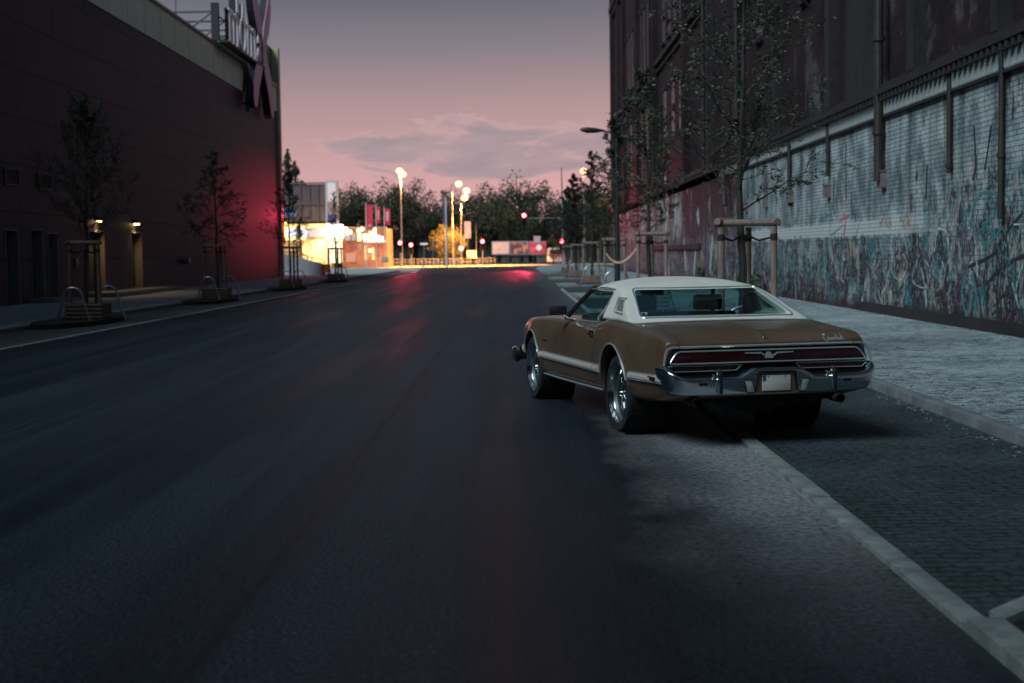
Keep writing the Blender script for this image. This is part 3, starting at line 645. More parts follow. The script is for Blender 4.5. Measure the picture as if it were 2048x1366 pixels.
G_black = worn('spray_black', (.010, .012, .018), .36); G_teal = worn('spray_teal', (.03, .17, .18), .42); G_purple = worn('spray_purple', (.11, .035, .10), .46)
G_pale = worn('spray_pale', (.42, .47, .46), .46); G_pink = worn('spray_pink', (.45, .12, .16), .45); G_ochre = worn('spray_ochre', (.30, .16, .06), .53)
def graf(items, w, m, label=None):
    for it in items: part('graffiti', stroke(it, w, m), m, fac, label=label, recalc=False)
graf([[(2046,425),(2010,470),(1985,510),(1950,528),(1936,535)], [(1944,533),(1955,570),(1962,620),(1962,665)], [(1975,565),(2000,540),(2030,520),(2048,512)], [(1975,565),(1974,600),(1976,630)]], .085, G_black, 'bold black swooping graffiti line')
graf([[(1982,578),(1984,628),(1992,618)], [(1996,600),(2010,590),(2020,600),(2012,615),(2030,628)], [(1926,560),(1918,590),(1916,620)], [(1990,590),(1994,606),(1988,612)]], .04, G_black)
graf([[(1938,540),(1925,575),(1927,610),(1940,640),(1955,655)], [(1945,545),(1952,590),(1950,640)], [(1935,560),(1942,600),(1940,625)]], .13, G_teal, 'faded teal graffiti fill')
graf([[(1946,420),(1960,390),(1985,385),(1998,400),(1990,430),(1965,450)], [(1975,400),(1995,430),(2012,470)], [(2000,380),(2020,400),(2030,440),(2015,470)], [(1950,470),(1970,455),(1990,470)], [(1950,395),(1944,430),(1952,470),(1975,490)], [(1965,500),(1985,480),(2005,455)]], .06, G_teal, 'teal lettering near head height')
graf([[(1905,515),(1908,560),(1900,600)], [(1870,500),(1858,540),(1880,570),(1866,600)], [(1780,520),(1772,560),(1795,590)], [(1815,500),(1830,540),(1812,580)]], .03, G_black)
graf([[(1795,495),(1780,530),(1798,560),(1815,530),(1800,498)], [(1835,520),(1825,560),(1850,575),(1860,540),(1845,515)], [(1750,500),(1742,530),(1755,560)], [(1880,510),(1890,550),(1875,585)]], .035, G_pale)
graf([[(1690,400),(1684,420),(1692,440),(1688,470),(1692,520)], [(1680,440),(1700,430)]], .08, G_pink, 'thin red drip of paint on white wall')
graf([[(1758,447),(1768,444),(1783,448)], [(1800,446),(1812,443),(1822,447)]], .30, G_ochre, 'ochre blotches on the pale painted band')
graf([[(1640,440),(1665,430),(1660,470),(1690,450),(1684,490)], [(1705,420),(1720,440),(1712,480),(1735,500)], [(1600,470),(1612,500),(1605,540)], [(1560,500),(1572,540),(1565,570)]], .05, G_teal)
graf([[(1692,285),(1692,330),(1693,400)], [(1668,355),(1667,400),(1669,430)], [(1703,385),(1704,430)], [(1948,250),(1952,330),(1945,360)], [(1983,250),(1976,300),(1970,340)], [(1855,330),(1852,400)]], .10, G_black)
graf([[(1310,470),(1318,520),(1314,560)], [(1345,480),(1352,530)], [(1400,470),(1410,520),(1404,560)]], .35, G_purple)
graf([[(1368,480),(1372,540)], [(1392,490),(1388,550)], [(1425,470),(1420,545)], [(1335,500),(1338,550)]], .5, G_pale)
graf([[(1350,400),(1352,450)], [(1395,420),(1398,450)], [(1330,350),(1334,420),(1330,470)]], .7, G_pale)
rgf = random.Random(9)
for gm_, n_ in ((G_black, 46), (G_teal, 26), (G_pale, 40), (G_purple, 22)):
    mb = MB()
    for k in range(n_):
        y0 = rgf.uniform(15, 62); z0_ = rgf.uniform(.5, 1.75); P = [(y0, z0_)]
        for q in range(rgf.randint(3, 6)): P.append((P[-1][0]+rgf.uniform(-.35, .35), min(1.9, max(.35, P[-1][1]+rgf.uniform(-.5, .5)))))
        s_ = stroke(P, rgf.choice((.025, .04, .06)), None, px=False); mb.add(s_.v, s_.f)
    part('graffiti', mb, gm_, fac, recalc=False, kind='stuff')
# ================================================================ young street trees in timber guards
M_bark = mat('bark', (.016, .014, .013), .9, col2=(.038, .033, .03), scale=12, bump=.8, stretch=(1, 1, .3))
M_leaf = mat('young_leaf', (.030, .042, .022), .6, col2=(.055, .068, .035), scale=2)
M_leafd = mat('silhouette_leaf', (.010, .011, .009), .8, col2=(.022, .024, .018), scale=2)  # shaded copy of the young leaf, blackened so trees read as silhouettes
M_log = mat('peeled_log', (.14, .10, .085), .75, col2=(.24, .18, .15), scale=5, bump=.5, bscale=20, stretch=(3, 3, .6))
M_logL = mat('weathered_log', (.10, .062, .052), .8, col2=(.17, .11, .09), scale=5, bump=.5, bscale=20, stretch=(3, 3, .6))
M_steel = mat('galvanised_steel', (.36, .39, .41), .34, metal=.9, col2=(.46, .49, .50), scale=3)
M_strap = mat('black_strap', (.012, .012, .013), .8)
def young_tree(x, y, h, spread, seed, lab, leafm, density=1.0, nmul=1.0, droop=.0, leafsize=.05, first=1.95, zb=.1, up=.5, tip=.9, group=None):
    r = random.Random(seed); t = thing('young_tree', lab, 'tree', (x, y, zb), group=group)
    T = MB(); pts = []; px = py = 0
    for k in range(12):
        z = h*k/11; px += r.uniform(-.035, .035); py += r.uniform(-.03, .03); pts.append(Vector((px, py, z)))
    T.tube(pts, [.055*(1-k/12.5)**1.0+.006 for k in range(12)], 8)
    B = MB(); Lf = MB()
    def leafat(p, n=1):
        for _ in range(n):
            s = leafsize*r.uniform(.6, 1.35); a = r.uniform(0, 2*pi); d = Vector((cos(a), sin(a), r.uniform(-1.1, .35))).normalized()
            w = d.cross(Vector((r.uniform(-1,1), r.uniform(-1,1), r.uniform(-.5,1)))).normalized()
            q = p + Vector((r.uniform(-.02,.02), r.uniform(-.02,.02), 0)); m_ = q + d*s; e = q + d*s*2
            Lf.add([q, m_ + w*s*.42, e, m_ - w*s*.42], [(0,1,2,3)])
    def branch(p, d, ln, rad, lv):
        n = 5; P = [p]; dd = d.copy()
        for k in range(n):
            dd = (dd + Vector((r.uniform(-.22,.22), r.uniform(-.22,.22), r.uniform(-.12,.16) - droop*.3 + (.10*up)))).normalized(); P.append(P[-1] + dd*ln/n)
        B.tube(P, [max(.0022, rad*(1-k/(n+.6))) for k in range(n+1)], 5 if lv < 2 else 3, cap=False)
        for k in range(1, n+1):
            if lv < 2:
                for _ in range(2 if lv == 0 else 1):
                    if r.random() < .9:
                        a = r.uniform(0, 2*pi); side = dd.orthogonal().normalized(); side.rotate(Matrix.Rotation(a, 3, dd))
                        branch(P[k], (dd*.75 + side*.8 + Vector((0,0,.15*up))).normalized(), ln*r.uniform(.28, .48)*(1.15-k/n*.4), rad*.45, lv+1)
            if r.random() < .85*density: leafat(P[k] if lv else P[k], 1 if lv == 0 else 2)
            if lv: leafat(P[k-1].lerp(P[k], r.random()), int(2*density*r.random()+.5))
    nb_ = int(22*nmul*(h-first)/3.2)
    for k in range(nb_):
        f = (k+r.random()*.6)/nb_; z = first + (h-first-.15)*f; i = min(10, int(z/h*11)); c = pts[i].lerp(pts[i+1], z/h*11-i)
        a = k*2.4 + r.uniform(-.4, .4); L_ = spread*((1-f)**tip*(.35+.65*min(1, f*5+.5)) + .12)*r.uniform(.7, 1.25)
        branch(c, Vector((cos(a), sin(a), .30 + up*(.5+f))).normalized(), L_, .016*(1-f*.6), 0)
    part('trunk', T, M_bark, t, world=False, smooth=True)
    part('branches', B, M_bark, t, world=False, smooth=True, recalc=False)
    part('crown', Lf, leafm, t, world=False, recalc=False)
    return t
GR = 'young trees planted along the right kerb'; GL = 'young trees planted along the left kerb'
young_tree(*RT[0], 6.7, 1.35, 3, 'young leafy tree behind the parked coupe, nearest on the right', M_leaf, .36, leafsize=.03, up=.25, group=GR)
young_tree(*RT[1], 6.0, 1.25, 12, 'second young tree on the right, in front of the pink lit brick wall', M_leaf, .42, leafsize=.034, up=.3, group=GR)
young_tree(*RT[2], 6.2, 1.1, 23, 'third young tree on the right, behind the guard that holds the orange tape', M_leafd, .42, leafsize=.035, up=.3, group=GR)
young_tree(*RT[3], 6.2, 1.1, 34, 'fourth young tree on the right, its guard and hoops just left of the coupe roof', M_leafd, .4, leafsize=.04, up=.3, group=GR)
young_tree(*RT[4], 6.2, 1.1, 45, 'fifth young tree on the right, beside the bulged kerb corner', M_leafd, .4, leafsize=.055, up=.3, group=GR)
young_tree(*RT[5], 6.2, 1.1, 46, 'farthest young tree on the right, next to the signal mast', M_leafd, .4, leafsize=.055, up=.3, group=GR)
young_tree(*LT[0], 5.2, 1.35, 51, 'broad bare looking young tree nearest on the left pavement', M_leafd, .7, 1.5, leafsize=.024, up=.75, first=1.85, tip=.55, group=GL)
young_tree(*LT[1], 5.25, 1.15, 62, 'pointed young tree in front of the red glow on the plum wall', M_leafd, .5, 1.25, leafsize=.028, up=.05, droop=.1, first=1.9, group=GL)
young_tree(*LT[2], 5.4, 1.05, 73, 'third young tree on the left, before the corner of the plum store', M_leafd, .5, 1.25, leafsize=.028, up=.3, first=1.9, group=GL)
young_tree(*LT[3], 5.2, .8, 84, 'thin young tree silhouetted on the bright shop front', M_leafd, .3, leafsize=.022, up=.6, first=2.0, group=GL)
def guard(x, y, lab, m, seed, group, zb=.1, crib=True, rz=0, H=1.86):
    r = random.Random(seed); g = thing('tree_guard', lab, 'tree guard', (x, y, zb), rz, group=group)
    C = [(-.34, -.22), (.36, -.24), (.10, .36)]; top = []
    for k, (a, b) in enumerate(C):
        q = (a*.96+r.uniform(-.03,.03), b*.96, H-.02); top.append(q)
        part('post', MB().tube([(a*1.02, b*1.02, -.1), q], .047, 10), m, g, world=False, smooth=True)
    for k in range(3):
        a, b = Vector(top[k]), Vector(top[(k+1)%3]); d = (b-a).normalized()*.09; zo = Vector((0, 0, .05+.012*k))
        part('rail', MB().tube([a-d+zo, b+d+zo], .048, 10), m, g, world=False, smooth=True)
    s = MB()
    for k in range(3):
        a = Vector(top[k]); a.z -= .14; mid = a*.5; mid.z = a.z-.05; c = Vector((a.x*.12, a.y*.12, a.z+.02))
        s.tube([a, mid, c], .016, 6)
    for k in range(3): a = Vector(top[k]); s.tube([(a.x, a.y, a.z-.19), (a.x, a.y, a.z-.1)], .052, 10)
    part('strap', s, M_strap, g, world=False)
    if crib:
        sl = MB()
        for q in range(4):
            z = .06+q*.095
            for k in ((-.42, -.36, .42, -.36), (-.42, .42, .42, .42), (-.42, -.36, -.42, .42), (.42, -.36, .42, .42)):
                sl.tube([(k[0], k[1], z + (.01 if k[0] == k[2] else 0)), (k[2], k[3], z + (.01 if k[0] == k[2] else 0))], .042, 8)
        part('base_slats', sl, m, g, world=False, smooth=True)
    return g
def hoop(x, y, lab, group, rz=0, w=.40, H=.78, zb=.1):
    t = thing('bike_hoop', lab, 'bike hoop', (x, y, zb), rz, group=group)
    P = [(-w, 0, -.05), (-w*.62, 0, H*.62)] + [(-w*.5*cos(a)*1.05, 0, H*.78+H*.22*sin(a)) for a in [radians(q) for q in (10, 30, 50, 70, 90, 110, 130, 150, 170)]] + [(w*.62, 0, H*.62), (w, 0, -.05)]
    part('tube', MB().tube(P, .024, 10), M_steel, t, world=False, smooth=True)
    for s in (-1, 1): part('foot_plate', MB().lathe([(0, .0), (.05, 0), (.05, .012), (.03, .018), (0, .018)], (s*w*.97, 0, .02), 'z', 12), M_steel, t, world=False)
    return t
ordr = ['nearest', 'second', 'third', 'fourth', 'fifth', 'sixth']
wR = ['peeled log guard around the young tree behind the coupe roof', 'log tree guard holding the near end of the orange tape, second on the right', 'log tree guard from which the orange tape starts, third on the right', 'fourth log tree guard on the right, left of the coupe roof', 'fifth log tree guard on the right, by the bulged kerb corner', 'farthest log tree guard on the right']
wL = ['log tree guard of the nearest left tree, beside two shiny hoops', 'log tree guard of the pointed tree before the red lit wall', 'dark log tree guard at the corner of the plum store', 'dark log tree guard silhouetted on the bright shop front']
for i, (x, y) in enumerate(RT):
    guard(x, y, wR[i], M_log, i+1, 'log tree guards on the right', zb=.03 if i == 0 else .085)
    for j, (dx, dy) in enumerate(((-.15, -.85), (.30, .85))):
        hoop(x+dx, y+dy, ('front' if j == 0 else 'rear') + ' steel bike hoop at the ' + ordr[i] + ' guarded tree on the right', 'steel bike hoops', zb=.03 if i == 0 else .085)
for i, (x, y) in enumerate(LT):
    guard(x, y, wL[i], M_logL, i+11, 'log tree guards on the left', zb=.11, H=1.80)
    for j, (dx, dy) in enumerate(((-.12, -.75), (.28, .75))):
        hoop(x+dx, y+dy, ('front' if j == 0 else 'rear') + ' steel bike hoop at the ' + ordr[i] + ' guarded tree on the left', 'steel bike hoops', zb=.11)
tp = MB(); vs = []
p0, p1 = Vector((RT[2][0]-.30, 49.8, 1.5)), Vector((RT[1][0]-.35, 34.9, 1.62))
for k in range(17):
    t = k/16; p = p0.lerp(p1, t); p.z -= 1.1*t*(1-t)*1.2; vs += [p+Vector((0,0,.035)), p-Vector((0,0,.035))]
tp.add(vs, [(2*i, 2*i+1, 2*i+3, 2*i+2) for i in range(16)])
solo('barrier_tape', tp, mat('tape', (.75, .28, .16), .5, col2=(.8, .6, .5), scale=3, thr=(.48, .52)), 'sagging orange barrier tape strung between two tree guards', 'tape', recalc=False)
for i, (x, y, s) in enumerate(((7.7, 46, .5), (7.75, 49.5, .45), (7.8, 61, .6))):
    r = random.Random(i); b = MB()
    for k in range(260):
        a, e = r.uniform(0, 2*pi), r.random(); p = Vector((x+cos(a)*s*.35*r.random(), y+sin(a)*s*.7*r.random(), .1+e*s*1.3)); d = Vector((r.gauss(0,1), r.gauss(0,1), r.gauss(0,1))).normalized()*.06; w = d.orthogonal().normalized()*.03
        b.add([p-d, p+w, p+d, p-w], [(0,1,2,3)])
    solo('weed', b, M_leaf, ['small weed bush at the wall foot, nearest to the coupe', 'second weed bush at the wall foot', 'farthest weed bush at the pink wall foot'][i], 'weed', 'weeds at the foot of the wall', recalc=False)

# ================================================================ lamps and signals
M_sod = emis('sodium_glow', (1.0, .46, .15), 6)
M_red = emis('red_signal_glow', (1.0, .05, .06), 45)
M_pole = mat('grey_pole', (.14, .145, .155), .5, col2=(.2, .2, .21), scale=2)
M_blk = mat('black_housing', (.012, .012, .014), .5)
def street_lamp(px, ptop, Y, lab, heads, power=2500):
    p = at(px, ptop, Y); H = p.z; t = thing('street_lamp', lab, 'street lamp', (p.x, Y, 0), group='lit sodium street lamps')
    part('pole', MB().tube([(0,0,0), (0,0,H*.3), (0,0,H)], [.11, .09, .06], 10), M_pole, t, world=False, smooth=True)
    for dx, dz in heads:
        s = 1 if dx >= 0 else -1
        a = part('arm', MB().tube([(0,0,H+dz-.25), (dx*.5,0,H+dz), (dx,0,H+dz)], .04, 8), M_pole, t, world=False, smooth=True)
        part('head', MB().lathe([(0, .20), (.12, .19), (.26, .08), (.30, 0), (.28, -.02), (0, -.02)], (dx, 0, H+dz), 'z', 16), M_blk, t, world=False, smooth=True)
        part('bulb', MB().ico((dx, 0, H+dz-.11), .22, 2, (2.0, 2.0, 1.7)), M_sod, t, world=False, smooth=True)
        lamp('SPOT', 'lamp_light', (p.x+dx, Y, H+dz-.62), power, (1, .42, .10), .15, t, (0, .05, -1), radians(118), .5)
    return t
street_lamp(801, 345, 178, 'tall sodium lamp left of the road, right of the red flags', [(-.12, .3), (.28, -.1)], 55000)
street_lamp(904, 368, 182, 'sodium lamp on the left of the pair in the middle distance', [(.85, .1)], 42000)
street_lamp(921, 384, 180, 'double headed sodium lamp on the right of the middle pair', [(.75, .25), (.5, -.65)], 36000)
street_lamp(1167, 345, 182, 'sodium lamp above the treetops next to the brick factory', [(0.02, .3)], 3000)
cl_ = thing('street_lamp', 'unlit cobra head lamp on a long arm sticking out before the factory edge', 'street lamp', (3.35, 47.6, .1))
hp = at(1190, 262, 47.6) - Vector((3.35, 47.6, .1))
part('pole', MB().tube([(0,0,0), (0,0,hp.z*.6), (0,0,hp.z-.25)], [.09, .07, .045], 10), M_blk, cl_, world=False, smooth=True)
part('arm', MB().tube([(0,0,hp.z-.25), (-.12,0,hp.z-.09), (-.4, 0, hp.z-.01), (hp.x+.1, 0, hp.z+.01)], .028, 8), M_blk, cl_, world=False, smooth=True)
hd = MB(); hx = hp.x
hd.tube([(hx+.32, 0, hp.z), (hx+.2, 0, hp.z+.01), (hx, 0, hp.z+.02), (hx-.25, 0, hp.z+.03), (hx-.42, 0, hp.z+.05), (hx-.50, 0, hp.z+.05)], [.035, .05, .085, .10, .07, .02], 12)
part('head', hd, M_blk, cl_, world=False, smooth=True)
def signal_head(t, c, name='signal_head'):
    x, y, z = c
    b = MB().box((x-.25, y, z-1.15), (x+.25, y+.22, z+.28)); h = part(name, b, M_blk, t, world=False, bevel=.03)
    for k, mm in enumerate((M_red, mat('dead_lens', (.03, .02, .01), .2), mat('dead_lens', (.03, .02, .01), .2))):
        part('lens', MB().ico((x, y+.01, z-k*.45), .21, 2, (1, .45, 1)), mm, h, world=False, smooth=True, label='lit red lens' if k == 0 else None)
        v = MB(); v.lathe([(.215, 0), (.215, -.2), (.225, -.2), (.225, 0)], (x, y, z-k*.45), 'y', 14); part('visor', v, M_blk, h, world=False)
    return h
def signal(px, py, Y, lab, power, dirv=(.10, -1, -.06)):
    p = at(px, py, Y); t = thing('traffic_light', lab, 'traffic light', (p.x, Y, 0), group='traffic lights on red')
    part('pole', MB().tube([(0, .3, 0), (0, .3, p.z+.3)], .07, 10), M_pole, t, world=False, smooth=True)
    signal_head(t, (0, 0, p.z))
    if power: lamp('SPOT', 'signal_light', (p.x, Y-.35, p.z), power, (1, .06, .09), .18, t, dirv, radians(6), 1)
    return t
signal(800, 486, 172, 'red traffic light at the foot of the tall sodium lamp', 7000)
signal(822, 490, 176, 'red traffic light just right of the tall sodium lamp', 7000)
signal(965, 483, 178, 'lone red traffic light left of the billboards', 7000)
p = at(1123, 482, 160); mt = thing('traffic_light', 'tall signal mast with long arm carrying a red light over the road', 'traffic light', (p.x, 160, 0), group='traffic lights on red')
zt = at(1124, 334, 160).z; pa = at(1048, 431, 160); za = at(1100, 436, 160).z
part('mast', MB().tube([(.15, .3, 0), (.15, .3, zt*.5), (.1, .3, zt)], [.13, .11, .06], 12), M_pole, mt, world=False, smooth=True)
part('arm', MB().tube([(.15, .3, za), (pa.x-p.x+.2, .3, za)], .055, 8).tube([(.15, .3, za+1.1), (pa.x-p.x+1.6, .3, za+.03)], .015, 6), M_pole, mt, world=False, smooth=True)
signal_head(mt, (0, 0, p.z)); signal_head(mt, (pa.x-p.x, 0, pa.z))
for tgt, pw, an in (((-1.0, 108, 0), 11000, 7), ((-16.3, 96, 4.2), 15000, 8.5), ((8.0, 101, 4.5), 45000, 9)):
    lamp('SPOT', 'signal_light', (pa.x, 159.6, pa.z), pw, (1, .05, .11), .12, mt, Vector(tgt)-Vector((pa.x, 159.6, pa.z)), radians(an), 1)
lamp('SPOT', 'signal_light', (p.x, 159.6, p.z), 9000, (1, .07, .10), .12, mt, (.05, -1, .06), radians(6), 1)
# lit fitting on the end wall of the store: red lamp above a glowing yellow strip
q = at(561, 433, 99.6)
sl_ = thing('lit_sign', 'red lamp above a glowing yellow strip at the far corner of the plum store', 'sign', (SX+.1, 99.2, 2.5))
part('bracket', MB().box((SX+.0, 98.3, q.z-.15), (SX+.35, 99.7, q.z-.08)).box((SX+.0, 99.4, 2.4), (SX+.12, 99.6, q.z-.15)), M_dk, sl_)
part('red_lamp', MB().ico((q.x+.12, 99.1, q.z), .17, 2), M_red, sl_, smooth=True)
part('yellow_strip', MB().box((SX+.16, 99.0, at(558, 474, 99).z), (SX+.30, 99.12, q.z-.4)), emis('yellow_tube', (1, .62, .15), 6), sl_)
lamp('POINT', 'red_lamp_light', (q.x+1.3, 98.2, q.z+.1), 160, (1, .05, .13), .2, sl_)

# ================================================================ shops across the junction
YS = 172
def bxp(mb, px0, py0, px1, py1, Y, depth):
    a, b = at(px0, py1, Y), at(px1, py0, Y); mb.box((a.x, Y, max(0, a.z)), (b.x, Y+depth, b.z)); return mb
M_cream = mat('cream_render', (.55, .42, .25), .8, col2=(.62, .5, .32), scale=.5)
M_white = mat('white_sheet', (.6, .58, .56), .6)
sh = thing('mesh_clad_shop', 'shop with dark mesh clad upper floor above a blazing yellow lit front', 'building', (-24, YS, 0))
part('wall', bxp(MB(), 556, 447, 656, 540, YS, 14), M_cream, sh)
ms = MB(); bxp(ms, 556, 368, 652, 444, YS+.6, .1); part('upper_floor', ms, mat('mesh_cladding', (.085, .06, .065), .7, col2=(.14, .10, .105), scale=.7, stretch=(1, 1, .4)), sh)
fr = MB()
for px in (565, 582, 600, 618, 635, 650): a = at(px, 368, YS+.5); fr.box((a.x-.06, YS+.45, 5.1), (a.x+.06, YS+.59, a.z))
for py in (367, 408): a = at(560, py, YS+.5); b = at(652, py, YS+.5); fr.box((a.x, YS+.40, a.z-.08), (b.x, YS+.449, a.z+.08))
part('frame', fr, mat('mauve_steel', (.12, .09, .095), .6), sh)
part('fascia', bxp(MB(), 558, 448, 655, 456, YS-1.2, 1.1), emis('fascia_yellow', (1, .62, .18), 3.2), sh)
part('fascia', bxp(MB(), 566, 456, 612, 474, YS-.5, .4), emis('fascia_white', (.85, .9, 1), 2.2), sh)
part('fascia', bxp(MB(), 613, 456, 652, 474, YS-.5, .4), mat('grey_fascia', (.5, .46, .5), .5, emit=(.55, .48, .55), estr=.5), sh)
part('light_strip', bxp(MB(), 562, 475, 610, 480, YS-.45, .3), emis('strip_yellow', (1, .72, .25), 3), sh)
part('shop_window', bxp(MB(), 562, 482, 604, 528, YS-.1, .08), emis('window_amber', (1, .55, .2), .6), sh)
part('wall_panel', bxp(MB(), 606, 478, 650, 524, YS-.1, .08), mat('cream_render', (.55, .42, .25)), sh)
c = at(642, 487, YS-.4); part('wall_light', MB().ico(c, .3, 2), emis('globe', (1, .75, .35), 14), sh, smooth=True)
lamp('SPOT', 'shop_light', (c.x, YS-2.5, c.z+.6), 1500, (1, .58, .2), .3, sh, (0, .7, -1), radians(120), .6)
lamp('SPOT', 'shop_light', (at(590, 470, YS).x, YS-3.0, 3.9), 1200, (1, .66, .3), .3, sh, (0, .6, -1), radians(120), .6)
tw = thing('advertising_tower', 'white advertising tower with red and blue panels over the brightest shop entrance', 'sign', (at(662, 500, YS-3).x, YS-3, 0))
part('tower', bxp(MB(), 652, 360, 674, 447, YS-3, 1.2), mat('tower_white', (.62, .55, .54), .6), tw)
for (a, b, c_, d_, m_) in ((656, 366, 671, 402, mat('poster_pale', (.75, .62, .6), .5, emit=(.8, .55, .52), estr=.35, col2=(.5, .25, .25), scale=3, thr=(.55, .62))), (655, 404, 672, 426, mat('poster_red', (.4, .06, .05), .5, col2=(.7, .5, .45), scale=4)), (655, 428, 672, 438, mat('poster_violet', (.10, .05, .14), .5, col2=(.5, .45, .6), scale=5, thr=(.5, .6))), (655, 439, 672, 446, mat('poster_navy', (.03, .04, .13), .5))):
    part('poster', bxp(MB(), a, b, c_, d_, YS-3.03, .02), m_, tw)
part('lit_box', bxp(MB(), 652, 449, 682, 476, YS-3, 2.2), emis('lit_box_white', (1, .93, .80), 6), tw)
part('lit_box', bxp(MB(), 654, 478, 681, 482, YS-3.05, 2.2), emis('lit_yellow', (1, .75, .35), 3), tw)
part('entrance', bxp(MB(), 655, 483, 681, 526, YS-2.4, 1.5), emis('entrance_glow', (1, .78, .45), 2.6), tw)
ef = MB()
for px in (655, 664, 673, 681): a = at(px, 483, YS-2.45); ef.box((a.x-.05, YS-2.5, 0), (a.x+.05, YS-2.42, a.z))
part('entrance_frame', ef, M_dk, tw)
lamp('SPOT', 'entrance_light', (at(668, 500, YS-6).x, YS-5.0, 4.0), 1500, (1, .72, .36), .3, tw, (0, .4, -1), radians(130), .6)
k2 = thing('low_shop', 'low shop with lit canopy, small signs and warm windows behind the red flags', 'building', (at(725, 500, YS+4).x, YS+4, 0))
part('wall', bxp(MB(), 684, 456, 772, 540, YS+4, 9), mat('brownish_wall', (.16, .08, .07), .8, col2=(.3, .15, .12), scale=.8), k2)
part('roof_edge', bxp(MB(), 684, 453, 772, 457, YS+3.4, 1.0), mat('grey_fascia2', (.2, .18, .19), .6), k2)
part('canopy', bxp(MB(), 728, 481, 768, 484, YS+1.6, 2.3), emis('canopy_glow', (1, .5, .32), 4.5), k2)
rs = random.Random(5)
for (a, b, c_, d_, col, s) in ((690, 466, 700, 481, (1, .8, .72), .55), (703, 466, 711, 481, (1, .75, .72), .5), (715, 466, 722, 482, (1, .62, .25), 3.5), (727, 468, 736, 480, (1, .85, .55), 7), (738, 462, 744, 480, (1, .6, .3), 2.5), (746, 464, 753, 482, (1, .9, .7), 8), (754, 470, 759, 482, (1, .55, .4), 3.5), (760, 473, 766, 482, (1, .7, .6), 5)):
    part('lit_panel', bxp(MB(), a, b, c_, d_, YS+3.2, .2), emis('panel%d' % a, col, s), k2)
for (a, b, c_, d_, col, s) in ((692, 488, 699, 503, (.8, .08, .06), .6), (702, 490, 710, 500, (.6, .1, .1), .5), (692, 506, 711, 524, (1, .42, .3), .6), (716, 487, 724, 500, (1, .45, .2), .5), (729, 490, 735, 520, (1, .55, .2), 1.1), (744, 495, 749, 520, (1, .6, .2), 1.4), (752, 488, 757, 512, (.7, .1, .12), .5), (738, 498, 742, 504, (1, .8, .4), 6)):
    part('shop_window', bxp(MB(), a, b, c_, d_, YS+3.9, .08), emis('win%d%d' % (a, b), col, s), k2)
for px, py in ((692, 458), (700, 464), (694, 466), (717, 461), (724, 458), (750, 460)):
    c = at(px, py, YS+2.6); part('lamp_globe', MB().ico(c, .22, 2), emis('globe2', (1, .55, .16), 16), k2, smooth=True)
    k2.children[-1].location  # globes sit on the roof edge
lamp('SPOT', 'canopy_light', (at(748, 490, YS+1).x, YS-.5, 3.8), 1800, (1, .5, .22), .3, k2, (0, .5, -1), radians(130), .6)
# people-less forecourt: benches, plinth stone, counter under the flags
pl = solo('stone_plinth', bxp(MB(), 762, 512, 776, 525, 166, 1.2), mat('lit_stone', (.6, .45, .3), .8, col2=(.5, .35, .22), scale=3), 'pale stone plinth below the rightmost red flag', 'plinth', bevel=.04)
bs = thing('blue_sign', 'blue board with white lettering on the mesh clad shop', 'sign', (at(575, 428, YS-1).x, YS-1, 5))
part('board', bxp(MB(), 563, 417, 588, 439, YS-.9, .12), mat('blue_board', (.01, .10, .22), .5), bs)
tx = bpy.data.curves.new('txt', 'FONT'); tx.body = 'GALLERY'; tx.size = .55; tx.extrude = .02; tx.align_x = 'CENTER'
to = bpy.data.objects.new('txt', tx); COL.objects.link(to); bpy.context.view_layer.update()
me = bpy.data.meshes.new_from_object(to.evaluated_get(bpy.context.evaluated_depsgraph_get())); bpy.data.objects.remove(to)
me.transform(Matrix.Rotation(radians(90), 4, 'X')); cc = at(575.5, 432, YS-.95); me.transform(Matrix.Translation(Vector((cc.x, YS-.93, cc.z)) - bs.location))
link('lettering', me, emis('pale_letters', (.8, .7, .8), .7), bs)
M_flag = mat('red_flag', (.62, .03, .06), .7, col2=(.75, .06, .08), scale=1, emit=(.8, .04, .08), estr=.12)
for i, (px0, px1, py0, py1, pt, lab) in enumerate(((731, 744, 410, 458, 406, 'leftmost red flag, tall, with a pale emblem at its foot'), (751.5, 759, 413, 447, 410, 'middle red flag of the three'), (768, 779, 418, 450, 415, 'rightmost red flag of the three, above the pale plinth'))):
    Yf = 167+i*1.5; b = at(px0, pt, Yf); f = thing('flag', lab, 'flag', (b.x, Yf, .1), group='red flags by the shops')
    part('pole', MB().tube([(0,0,0), (0,0,b.z)], [.07, .045], 8), M_white, f, world=False, smooth=True)
    w = at(px1, py0, Yf).x - b.x; zt_, zb_ = at(px0, py0, Yf).z-.1, at(px0, py1, Yf).z-.1; vs = []
    for k in range(9):
        for j in range(5): vs.append((.06+w*j/4, .06*sin(k*1.1+j*1.4)*j/4, zb_+(zt_-zb_)*k/8))
    part('cloth', MB().add(vs, [(k*5+j, k*5+j+1, k*5+j+6, k*5+j+5) for k in range(8) for j in range(4)]), M_flag, f, world=False, recalc=False, smooth=True)
    em = MB()
    for q in range(4 if i else 3):
        z0_ = (zb_+.25+q*.10) if i == 0 else (zb_+.5+q*.28); em.box((.06+w*.25, -.10, z0_), (.06+w*.75, -.09, z0_+(.05 if i == 0 else .18)))
    part('emblem', em, mat('pale_emblem', (.7, .5, .6), .6, emit=(.8,.45,.5), estr=.2), f, world=False)
